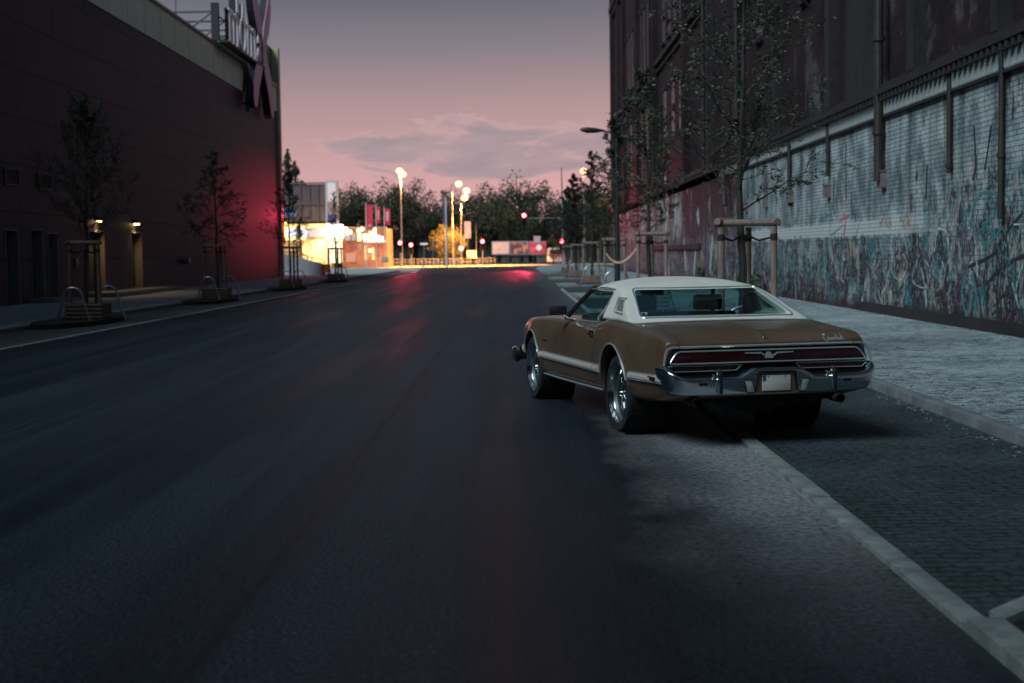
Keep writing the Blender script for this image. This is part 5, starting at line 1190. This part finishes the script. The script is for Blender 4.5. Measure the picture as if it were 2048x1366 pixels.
# outline of opening projected on the outer roof surface (slightly larger loop)
RWo = rounded([(-.703, .983), (.703, .983), (.584, 1.221), (-.584, 1.221)], .04)
loop = []
for i in range(len(RWo)):
    a, b = RWo[i], RWo[(i+1) % len(RWo)]
    for k in range(4):
        t = k/4; h = surf(a[0]+(b[0]-a[0])*t, a[1]+(b[1]-a[1])*t, [T_roof])
        if h: loop.append(h + Vector((0, -.004, .003)))
rwg = cpart('rear_window', glassplane(-.085, .985, .475, 1.213, .70, .585, .0), M_glass, smooth=True, recalc=False)
cpart('window_trim', trim(loop, .0085, True), M_trim, rwg, smooth=True)
RWi = [(x*.982, 1.10+(z-1.10)*.93) for x, z in RWo]
def wplane(z): return -.085 + (z-.985)/(1.213-.985)*.56
cpart('window_trim', trim([(x, wplane(z)-.006, z) for x, z in RWi], .0055, True), M_trim, rwg, smooth=True)
# base moulding of the vinyl roof
bl = []
for k in range(41):
    x = -.80+1.6*k/40; bl.append((x, -.318+.02*abs(x)**3, interp(ZD, -.33)+.004 - (.014*(abs(x)/.8)**2)))
cpart('roof_moulding', trim([(-.83, .30, .958), (-.835, .0, .962), (-.828, -.22, .955)] + bl + [(.828, -.22, .955), (.835, .0, .962), (.83, .30, .958)], .0075), M_trim, smooth=True)
for s in (-1, 1):
    # door window frame, opera window, side trims
    def sidept(y, z, off=.004):
        h = hit([T_roof], (s*1.6, y, z), (-s, 0, 0)); return (Vector((s*.62, y, z)) if h is None else h) + Vector((s*off, 0, 0))
    g = cpart('side_window', MB().add([(s*.765, .81, .93), (s*.765, 1.86, .93), (s*.625, 1.55, 1.195), (s*.632, .74, 1.19)], [(0,1,2,3)]), M_glass2, recalc=False)
    P = [(s*.80, .78, .925), (s*.795, .80, .955), sidept(.765, 1.06, .006), sidept(.722, 1.178, .006), sidept(.80, 1.205, .006), sidept(1.1, 1.207, .006), sidept(1.4, 1.203, .006), (s*.628, 1.58, 1.195), (s*.70, 1.78, 1.06), (s*.775, 1.98, .925)]
    cpart('window_trim', trim(P, .008), M_trim, g, smooth=True)
    cpart('window_trim', trim([(s*.785, .835, .94), (s*.715, .80, 1.06), (s*.652, .755, 1.17)], .007), M_trim, g, smooth=True)
    cpart('window_trim', trim([(s*.80, .80, .915), (s*.805, 1.1, .907), (s*.803, 1.5, .906), (s*.79, 1.95, .906)], .0065), M_trim, g, smooth=True)
    og = cpart('opera_window', MB().add([(s*.735, .12, 1.005), (s*.735, .50, 1.005), (s*.690, .50, 1.15), (s*.690, .26, 1.15)], [(0,1,2,3)]), mat('opera_glass', (.20, .22, .21), .15, spec=.8), recalc=False)
    ol = [(a, b) for a, b in rounded([(.124, 1.011), (.486, 1.021), (.478, 1.145), (.277, 1.140)], .016, 3)]
    cpart('window_trim', trim([sidept(a, b, .003) for a, b in ol], .007, True), M_trim, og, smooth=True)
    # windscreen pillar
    pp = MB().tube([(s*.775, 2.02, .90), (s*.69, 1.78, 1.07), (s*.605, 1.555, 1.215)], [.026, .022, .022], 8); cpart('windscreen_pillar', pp, mat('dark_pillar', (.02, .018, .018), .4), smooth=True)
    # roof drip rail
    cpart('drip_rail', trim([sidept(y, z, .012) for y, z in ((.70, 1.212), (.9, 1.220), (1.1, 1.222), (1.3, 1.220), (1.5, 1.214))], .0055), M_trim, smooth=True)
    # body side moulding in three lengths with raised wedge section
    def flank(y, z): 
        h = hit([T_body, T_doorL, T_doorR], (s*1.6, y, z), (-s, 0, 0)); return abs(h.x) if h is not None else .895
    for a, b in ((-1.19, -.455), (.455, .632), (.648, 2.04), (2.055, 2.63), (3.46, 3.80)):
        m_ = MB(); vs = []; n = max(3, int((b-a)/.08)); 
        for k in range(n+1):
            y = a+(b-a)*k/n; zt = interp([(-1.2, .585), (-.45, .565), (.5, .548), (2.6, .540), (3.8, .535)], y); zb_ = zt-.070
            X = max(flank(y, zt), flank(y, zb_), flank(y, (zt+zb_)/2)) + .003
            ez = 0
            vs += [(s*(X-.02), y, zt), (s*(X+.008), y, zt-.006), (s*(X+.020), y, zt-.030), (s*(X+.020), y, zt-.052), (s*(X+.008), y, zb_+.004), (s*(X-.02), y, zb_)]
        fs = [(i*6+k, i*6+(k+1)%6, (i+1)*6+(k+1)%6, (i+1)*6+k) for i in range(n) for k in range(6)] + [tuple(range(6)), tuple(n*6+k for k in range(6))[::-1]]
        mo = cpart('side_moulding', m_.add(vs, fs), M_trimw)
        if a == -1.19:
            cpart('marker_lamp', MB().box((s*(flank(-1.05, .55)+.015), -1.10, .532), (s*(flank(-1.0, .55)+.027), -.92, .562)), M_lens, mo)
        el = MB()
        for q in (1, 4): el.tube([(vs[i*6+q][0]+s*.002, vs[i*6+q][1], vs[i*6+q][2]) for i in range(n+1)], .004, 5)
        cpart('moulding_edge', el, M_trim, mo, smooth=True)
    # chrome lips of the wheel openings and sill strip
    for ay, az, ar in (RA, FA):
        P = []
        for k in range(31):
            t = radians(18+ (180-36)*k/30); y, z = ay+(ar+.004)*cos(t), az+(ar+.004)*sin(t)
            h = hit([T_body], (s*1.6, ay+(ar+.012)*cos(t), az+(ar+.012)*sin(t)), (-s, 0, 0)); x = abs(h.x) if h is not None and abs(h.x) > .7 else .905
            P.append((s*(x+.004), y, z))
        cpart('arch_trim', trim(P, .0085), M_trim, smooth=True)
        cpart('arch_liner', MB().lathe([(ar+.0, s*.50), (ar-.006, s*.86), ], (0, ay, az), 'x', 40), M_blk2, recalc=False)
    cpart('sill_trim', MB().tube([(s*.858, .46, .322), (s*.862, 1.2, .312), (s*.862, 2.0, .303), (s*.858, 2.62, .300)], .011, 6), M_trim, smooth=True)
    # door handle
    dx = flank(.74, .80); dh = cpart('handle', MB().box((s*(dx-.004), .66, .775), (s*(dx+.008), .80, .84)), M_chrome, doorsm[0 if s < 0 else 1], bevel=.004)
    cpart('paddle', MB().box((s*(dx+.008), .675, .80), (s*(dx+.026), .785, .822)), M_chrome, doorsm[0 if s < 0 else 1], bevel=.004)
    # mirror
    if s < 0:
        mr = cpart('mirror', MB().box((s*.86, 1.66, .945), (s*1.03, 1.72, 1.035)), M_blk, bevel=.018)
        cpart('mirror_glass', MB().box((s*.875, 1.652, .957), (s*1.018, 1.6595, 1.025)), mat('mirror_face', (.02, .02, .03), .05, metal=.0, spec=.6), mr)
        cpart('mirror_stem', MB().tube([(s*.80, 1.62, .903), (s*.86, 1.64, .915), (s*.91, 1.68, .955)], [.018, .012, .010], 8), M_chrome, mr, smooth=True)
# windscreen, header
cpart('windscreen', glassplane(2.02, .925, 1.555, 1.215, .765, .60), M_glass, recalc=False, smooth=True)
cpart('header_trim', trim([(-.605, 1.56, 1.218), (-.3, 1.575, 1.255), (0, 1.58, 1.265), (.3, 1.575, 1.255), (.605, 1.56, 1.218)], .012), M_chrome, smooth=True)
# ---- interior
def seat(x0, x1, y, z0, z1, d=.14, nm='seat'):
    return cpart(nm, MB().prism([(y, z0), (y+.50, z0), (y+.50, z0+.14), (y+d+.02, z0+.16), (y+d-.06, z1), (y-.06, z1), (y-.02, z0+.1)], x0, x1, 'x'), M_seat, bevel=.035)
f1 = seat(-.62, -.03, 1.00, .45, .98); f2 = seat(.03, .62, 1.00, .45, .98); seat(-.60, .60, .36, .45, .90, nm='rear_seat')
for f, x in ((f1, -.32), (f2, .33)): cpart('headrest', MB().box((x-.14, .93, .995), (x+.14, 1.02, 1.14)), M_int, f, bevel=.03)
cpart('parcel_shelf', MB().box((-.62, -.05, .93), (.62, .38, .972)), M_int)
cpart('dashboard', MB().prism([(1.62, .80), (1.60, .90), (1.72, .955), (1.95, .93), (1.95, .6), (1.7, .6)], -.64, .64, 'x'), M_int, bevel=.02)
st = MB(); th = [2*pi*k/24 for k in range(25)]
st.tube([(-.33+.17*cos(t), 1.50-.05*sin(t), .93+.17*sin(t)) for t in th], .011, 6, cap=False); st.tube([(-.50, 1.5, .93), (-.16, 1.5, .93)], .012, 6); st.tube([(-.33, 1.5, .93), (-.33, 1.75, .84)], .02, 6)
cpart('steering_wheel', st, mat('ivory_wheel', (.4, .4, .38), .4), smooth=True)
cpart('rear_mirror', MB().box((-.12, 1.62, 1.12), (.12, 1.65, 1.18)), M_int, bevel=.01)
vs_ = [(-.60, -.036, 1.005), (-.52, -.036, 1.005), (-.52, .03, 1.03), (-.60, .03, 1.03)]
stk = cpart('window_sticker', MB().box((-.655, wplane(1.015)+.004, 1.0), (-.59, wplane(1.015)+.006, 1.028)), mat('sticker', (.5, .62, .52), .5), rwg)
cpart('sticker_mark', MB().lathe([(.0, -.001), (.011, -.001), (.011, 0), (0, 0)], (-.622, wplane(1.015)+.003, 1.014), 'y', 12), M_blk, rwg)
# ---- rear lamps: full-width lens in a double chrome frame
def ry(z): return -1.240 - (.80-z)*.22      # leaning rear panel
def trap(tw, bw, zt, zb_, y_off, r=.03): return [(x, ry(z)+y_off, z) for x, z in rounded([(-bw, zb_), (bw, zb_), (tw, zt), (-tw, zt)], r)]
tl = cpart('tail_lamp', MB(), M_lens)
def slab(tw, bw, zt, zb_, y0, y1, r=.03):
    A = trap(tw, bw, zt, zb_, y0, r); B = trap(tw, bw, zt, zb_, y1, r); n = len(A)
    return MB().add(A+B, [tuple(range(n)), tuple(range(n, 2*n))[::-1]] + [(i, (i+1)%n, n+(i+1)%n, n+i) for i in range(n)])
rm(tl)
cpart('lamp_surround', slab(.80, .852, .793, .668, .004, .03, .045), M_blk2)
tl = cpart('tail_lamp', slab(.752, .822, .762, .680, -.008, .004, .03), M_lens, bevel=.002)
cpart('lamp_frame', trim(trap(.760, .832, .768, .675, -.011, .035), .0065, True), M_trim, tl, smooth=True)
oframe = [p for p in trap(.775, .882, .800, .664, -.004, .06)]
top_ = sorted([p for p in oframe], key=lambda p: p[0])
cpart('lamp_frame', trim([(-.872, ry(.664)-.006, .664)] + [(-.866, ry(.70)-.006, .70), (-.852, ry(.755)-.006, .752), (-.836, ry(.785)-.006, .786), (-.80, ry(.80)-.006, .801), (-.742, ry(.80)-.006, .803)], .009), M_trim, tl, smooth=True)
cpart('lamp_frame', trim([(.872, ry(.664)-.006, .664)] + [(.866, ry(.70)-.006, .70), (.852, ry(.755)-.006, .752), (.836, ry(.785)-.006, .786), (.80, ry(.80)-.006, .801), (.742, ry(.80)-.006, .803)], .009), M_trim, tl, smooth=True)
cpart('lid_moulding', MB().prism([(ry(.8)-.012, .794), (ry(.8)-.016, .803), (ry(.8)-.004, .811), (ry(.8)+.02, .811), (ry(.8)+.02, .794)], -.728, .728, 'x'), M_trim, lid)
gl_ = MB()
for x in (-.64, -.46, -.28, .28, .46, .64, -.12, .12): gl_.box((x-.001, ry(.72)-.0095, .684), (x+.001, ry(.72)-.008, .758))
cpart('lens_rib', gl_, mat('lens_rib', (.04, .003, .006), .3), tl)
em = MB()
em.prism([(-.018, .752), (.010, .752), (.036, .702), (-.036, .702)], ry(.72)-.022, ry(.72)-.010, 'y')
for s in (-1, 1):
    em.prism([(s*.020, .726), (s*.040, .716), (s*.066, .738), (s*.066, .746), (s*.036, .728)], ry(.72)-.022, ry(.72)-.010, 'y')
    em.prism([(s*.066, .738), (s*.20, .743), (s*.205, .750), (s*.066, .750)], ry(.72)-.022, ry(.72)-.010, 'y')
cpart('bird_emblem', em, mat('pale_chrome', (.45, .55, .55), .35, metal=.5), tl)
for s in (-1, 1):
    P = [(s*.83, .652), (s*.235, .652), (s*.28, .618), (s*.79, .618)]
    A = MB().prism([(x, z) for x, z in P], -1.262, -1.25, 'y'); ll = cpart('lower_lamp', A, M_lens)
    cpart('lamp_frame', trim([(x, -1.264, z) for x, z in rounded([(s*.84, .657), (s*.225, .657), (s*.275, .613), (s*.80, .613)], .012, 3)], .0045, True), M_trim, ll, smooth=True)
cpart('lower_panel', MB().box((-.84, -1.249, .45), (.84, -1.20, .662)), M_blk2)
lk = cpart('lock', MB().lathe([(0, -.012), (.012, -.012), (.013, -.007), (.022, -.004), (.022, 0), (0, 0)], (-.0, -1.155, .852), 'y', 20), M_chrome, lid, smooth=True)
lh = hit([T_lid], (0, -3, .852), (0, 1, 0)); 
if lh: lk.location = (0, lh.y+1.155+.001, 0)
# script lettering on the lid: a chrome handwritten line
def lidpt(x, z):
    h = hit([T_lid, T_body], (x, -3, z), (0, 1, 0)); return (h if h is not None else Vector((x, -1.18, z))) + Vector((0, -.003, 0))
sx, sz = .50, .820; W_ = .19
scr = []
def wv(seq): return [lidpt(sx + a*W_, sz + b*.05 + a*.004) for a, b in seq]
cs = MB()
for seq in ([(.14,.9),(.08,1.0),(.0,.5),(-.02,.1),(.05,-.05),(.12,.1)], [(.12,.1),(.17,.55),(.18,.15),(.22,.5),(.24,.1),(.27,.5),(.30,.15)], [(.30,.15),(.33,.45),(.36,.1),(.40,.5),(.41,.1),(.46,.5)], [(.46,.3),(.50,.5),(.50,.1),(.55,.2),(.60,.95),(.58,.1),(.63,.4),(.66,.1)], [(.66,.1),(.72,.5),(.70,.1),(.76,.15),(.82,1.0),(.80,.1),(.86,.2)], [(.78,.6),(.90,.7)]):
    cs.tube(wv(seq), .0028, 5)
cpart('script_badge', cs, M_trim, lid, smooth=True)
# small badge on the front fender
fb = MB()
for k in range(5): fb.box((-.898, 2.36+k*.035, .645), (-.892, 2.38+k*.035, .665))
cpart('fender_badge', fb, M_chrome)
# ---- rear bumper
def bump_top(x):
    a = abs(x); return interp([(0, .640), (.185, .640), (.215, .632), (.30, .582), (.33, .575), (.70, .575), (.78, .584), (.84, .620), (.885, .655), (.93, .665)], a)
def bump_y(x):
    a = abs(x); return interp([(0, -1.425), (.5, -1.415), (.7, -1.395), (.82, -1.36), (.89, -1.30), (.925, -1.22), (.935, -1.12)], a)
prof = []; xs = []
P2 = [(0, -1.425), (.06, -1.425), (.12, -1.425), (.17, -1.425), (.185, -1.425), (.215, -1.424), (.25, -1.423), (.28, -1.422), (.31, -1.421), (.34, -1.42), (.42, -1.418), (.52, -1.414), (.62, -1.407), (.70, -1.402), (.77, -1.396), (.82, -1.385), (.858, -1.362), (.882, -1.325), (.896, -1.275), (.904, -1.20), (.905, -1.13)]
P2 = [(x*.982, y) for x, y in P2]
full = [(-x, y) for x, y in P2[::-1]] + P2[1:]
vs = []; fs = []; nb = 0
for i, (x, y) in enumerate(full):
    a, b = full[max(0, i-1)], full[min(len(full)-1, i+1)]; t = Vector((b[0]-a[0], b[1]-a[1], 0)).normalized(); nrm = Vector((t.y, -t.x, 0))
    ax = abs(x); k = abs(i-(len(full)-1)/2); zt = bump_top(x) if ax < .87 else .655; zb_ = .432 + (.0 if ax < .6 else .015*((ax-.6)/.32)**2)
    c = Vector((x, y, 0)); H = zt-zb_
    ring = [(-.055, zt-.004), (-.018, zt+.000), (.004, zt-.010), (.009, zt-.026), (.004, zt-.045), (.001, zt-.5*H), (-.010, zb_+.03), (-.028, zb_+.006), (-.05, zb_), (-.10, zb_+.004), (-.10, zb_+.03), (-.04, zb_+.05), (-.028, zt-.4*H), (-.035, zt-.03), (-.055, zt-.02)]
    nb = len(ring)
    for o_, z in ring:
        p = c + nrm*o_; tp_ = max(0, (ax-.55)/.355)**1.4*.035*max(0, min(1, (zt-.06-z)/(zt-.06-zb_))); vs.append((p.x-math.copysign(tp_, x), p.y, z))
for i in range(len(full)-1):
    for k in range(nb): fs.append((i*nb+k, i*nb+(k+1)%nb, (i+1)*nb+(k+1)%nb, (i+1)*nb+k))
fs.append(tuple(range(nb))); fs.append(tuple((len(full)-1)*nb+k for k in range(nb))[::-1])
bo = obj_tmp(MB().add(vs, fs)); 
c_ = clean(MB().prism(rounded([(-.185, .40), (.185, .40), (.160, .612), (-.160, .612)], .02), -1.6, -1.37, 'y')); boolean(bo, [c_]); rm(c_)
bumper = final(bo, 'rear_bumper', M_chrome, angle=50)
T_b = bvh(bumper)
def by(x, z): h = hit([T_b], (x, -3, z), (0, 1, 0)); return h.y if h is not None else -1.42
pb = cpart('plate_recess', MB().prism(rounded([(-.168, .440), (.168, .440), (.150, .598), (-.150, .598)], .015), -1.405, -1.37, 'y'), M_brown)
pl_ = cpart('licence_plate', MB().box((-.118, -1.418, .458), (.118, -1.408, .578)), mat('plate_white', (.52, .50, .48), .5, col2=(.56, .54, .52), scale=8), bevel=.002)
cpart('plate_band', MB().box((-.117, -1.4195, .534), (-.088, -1.4185, .577)), mat('plate_blue', (.01, .12, .20), .5), pl_)
cpart('plate_light', MB().box((-.12, -1.42, .600), (.12, -1.40, .613)), M_blk)
bolt = MB()
for x in (-.07, .07): bolt.lathe([(0, -.003), (.005, -.003), (.005, 0), (0, 0)], (x, -1.4185, .57), 'y', 8)
cpart('bolt', bolt, M_blk, pl_)
for s in (-1, 1):
    x0 = s*.475; y = by(x0, .5)
    g = cpart('bumper_guard', MB().box((x0-.022, y-.040, .448), (x0+.022, y+.01, .640)), M_chrome, bevel=.010)
    cpart('rubber_face', MB().box((x0-.014, y-.052, .452), (x0+.014, y-.0405, .630)), M_blk, g, bevel=.005)
    cpart('guard_bracket', MB().box((x0-.05, y-.01, .575), (x0-.022, y+.05, .600)), M_chrome, g, bevel=.006)
    yb = by(s*.245, .50)
    r_ = cpart('reversing_lamp', MB().prism(rounded([(s*.215-.028+s*.0, .452), (s*.215+.028, .452), (s*.24+.030, .545), (s*.24-.030, .545)], .012), yb-.008, yb+.012, 'y'), mat('clear_lens', (.25, .30, .31), .12, col2=(.4, .45, .46), scale=9, coat=.5), bevel=.003)
    cpart('lamp_frame', trim([(a, yb-.008, b) for a, b in rounded([(s*.215-.031, .449), (s*.215+.031, .449), (s*.24+.033, .548), (s*.24-.033, .548)], .012)], .0035, True), M_blk, r_, smooth=True)
    yr = by(s*.60, .52); cpart('reflector', MB().box((s*.60-.035, yr-.004, .512), (s*.60+.035, yr+.01, .534)), M_lens, bevel=.002)
    # exhaust tips
    ex = MB().lathe([(.031, -1.30), (.036, -1.30), (.036, -1.12), (.031, -1.12)], (s*.60, 0, .365), 'y', 20, close=True).tube([(s*.60, -1.13, .365), (s*.58, -.6, .36), (s*.45, -.2, .33)], .028, 8)
    cpart('exhaust', ex, mat('sooty_pipe', (.03, .03, .032), .5, metal=.6, col2=(.08, .08, .085), scale=9), smooth=True)
# front bumper corner, grille nose
fb = MB(); Pf = [(-.915, 3.66), (-.915, 3.80), (-.895, 3.90), (-.84, 3.96), (-.6, 4.0), (0, 4.03), (.6, 4.0), (.84, 3.96), (.895, 3.90), (.915, 3.80), (.915, 3.66)]
vs = []; 
for i, (x, y) in enumerate(Pf):
    a, b = Pf[max(0, i-1)], Pf[min(len(Pf)-1, i+1)]; t = Vector((b[0]-a[0], b[1]-a[1], 0)).normalized(); nr = Vector((-t.y, t.x, 0))
    for o_, z in ((-.03, .50), (.0, .505), (.018, .48), (.012, .43), (.02, .38), (.0, .345), (-.03, .35)): vs.append((x+nr.x*o_, y+nr.y*o_, z))
fs = [(i*7+k, i*7+(k+1)%7, (i+1)*7+(k+1)%7, (i+1)*7+k) for i in range(len(Pf)-1) for k in range(7)] + [tuple(range(7)), tuple((len(Pf)-1)*7+k for k in range(7))[::-1]]
cpart('front_bumper', fb.add(vs, fs), M_chrome, smooth=True)
cpart('grille', MB().box((-.5, 3.87, .48), (.5, 3.92, .72)), M_blk, bevel=.01)
for s in (-1, 1): cpart('headlight', MB().lathe([(0, .04), (.07, .03), (.085, 0), (.085, -.04)], (s*.66, 3.88, .62), 'y', 20), mat('headlamp_glass', (.3, .33, .34), .1, coat=.5), smooth=True)
# ---- wheels
def wheel(x, y, s, front=False):
    R = .335; g = cpart('wheel', MB().lathe([(.035, -.02), (.038, .0), (.036, .06), (.02, .065), (.0, .065)], (0,0,0), 'x', 20), M_chrome, smooth=True)
    g.location = (x, y, R); g.scale = (s, 1, 1)
    w = .115
    cpart('tyre', MB().lathe([(.262, -w*.95), (.285, -w), (.318, -w*.96), (.330, -w*.80), (.335, -w*.4), (.335, w*.4), (.330, w*.80), (.318, w*.96), (.285, w), (.262, w*.95)], (0,0,0), 'x', 64), M_rub, g, smooth=True)
    tr_ = MB()
    for xx in (-.07, -.035, .0, .035, .07): tr_.lathe([(.3352, xx-.003), (.3365, xx), (.3352, xx+.003)], (0,0,0), 'x', 64)
    cpart('tread', tr_, M_blk2, g, smooth=True)
    cpart('rim', MB().lathe([(.268, -w*.9), (.27, w*.78), (.275, w*.98), (.268, w*1.03), (.260, w*.98), (.252, w*.70), (.245, w*.66), (.241, w*.60)], (0,0,0), 'x', 64), M_chrome, g, smooth=True, recalc=False)
    cpart('rim_barrel', MB().lathe([(.241, w*.60), (.236, w*.50), (.225, w*.36), (.216, w*.30), (.208, w*.02), (.205, -w*.9)], (0,0,0), 'x', 64), mat('dull_barrel', (.11, .13, .135), .5, metal=.9), g, smooth=True, recalc=False)
    cpart('brake_drum', MB().lathe([(0, -.03), (.19, -.03), (.20, -.09), (0, -.09)], (0,0,0), 'x', 32), M_blk2, g)
    sp = MB()
    for k in range(40):
        a = 2*pi*k/40
        for da, h0, h1, r1 in ((.42, .085, .030, .212), (-.42, .035, .045, .222)):
            if (k % 2 == 0) == (da > 0) or True:
                sp.tube([(h0*.7, .036*cos(a), .036*sin(a)), (h1, r1*cos(a+da), r1*sin(a+da))], .0032, 4, cap=False)
    for k in range(48):
        a = 2*pi*k/48; sp.tube([(.038, .20*cos(a), .20*sin(a)), (.040, .222*cos(a), .222*sin(a))], .006, 5)
    cpart('spokes', sp, M_chrome, g, smooth=True, recalc=False)
    kn = MB().lathe([(.02, .06), (.026, .075), (.02, .09), (0, .092)], (0,0,0), 'x', 12).box((.075, -.045, -.006), (.083, .045, .006)); cpart('knock_off', kn, M_chrome, g, smooth=True)
for x, y, s in ((-.755, 0, -1), (.755, 0, 1), (-.765, 3.05, -1), (.765, 3.05, 1)): wheel(x, y, s)
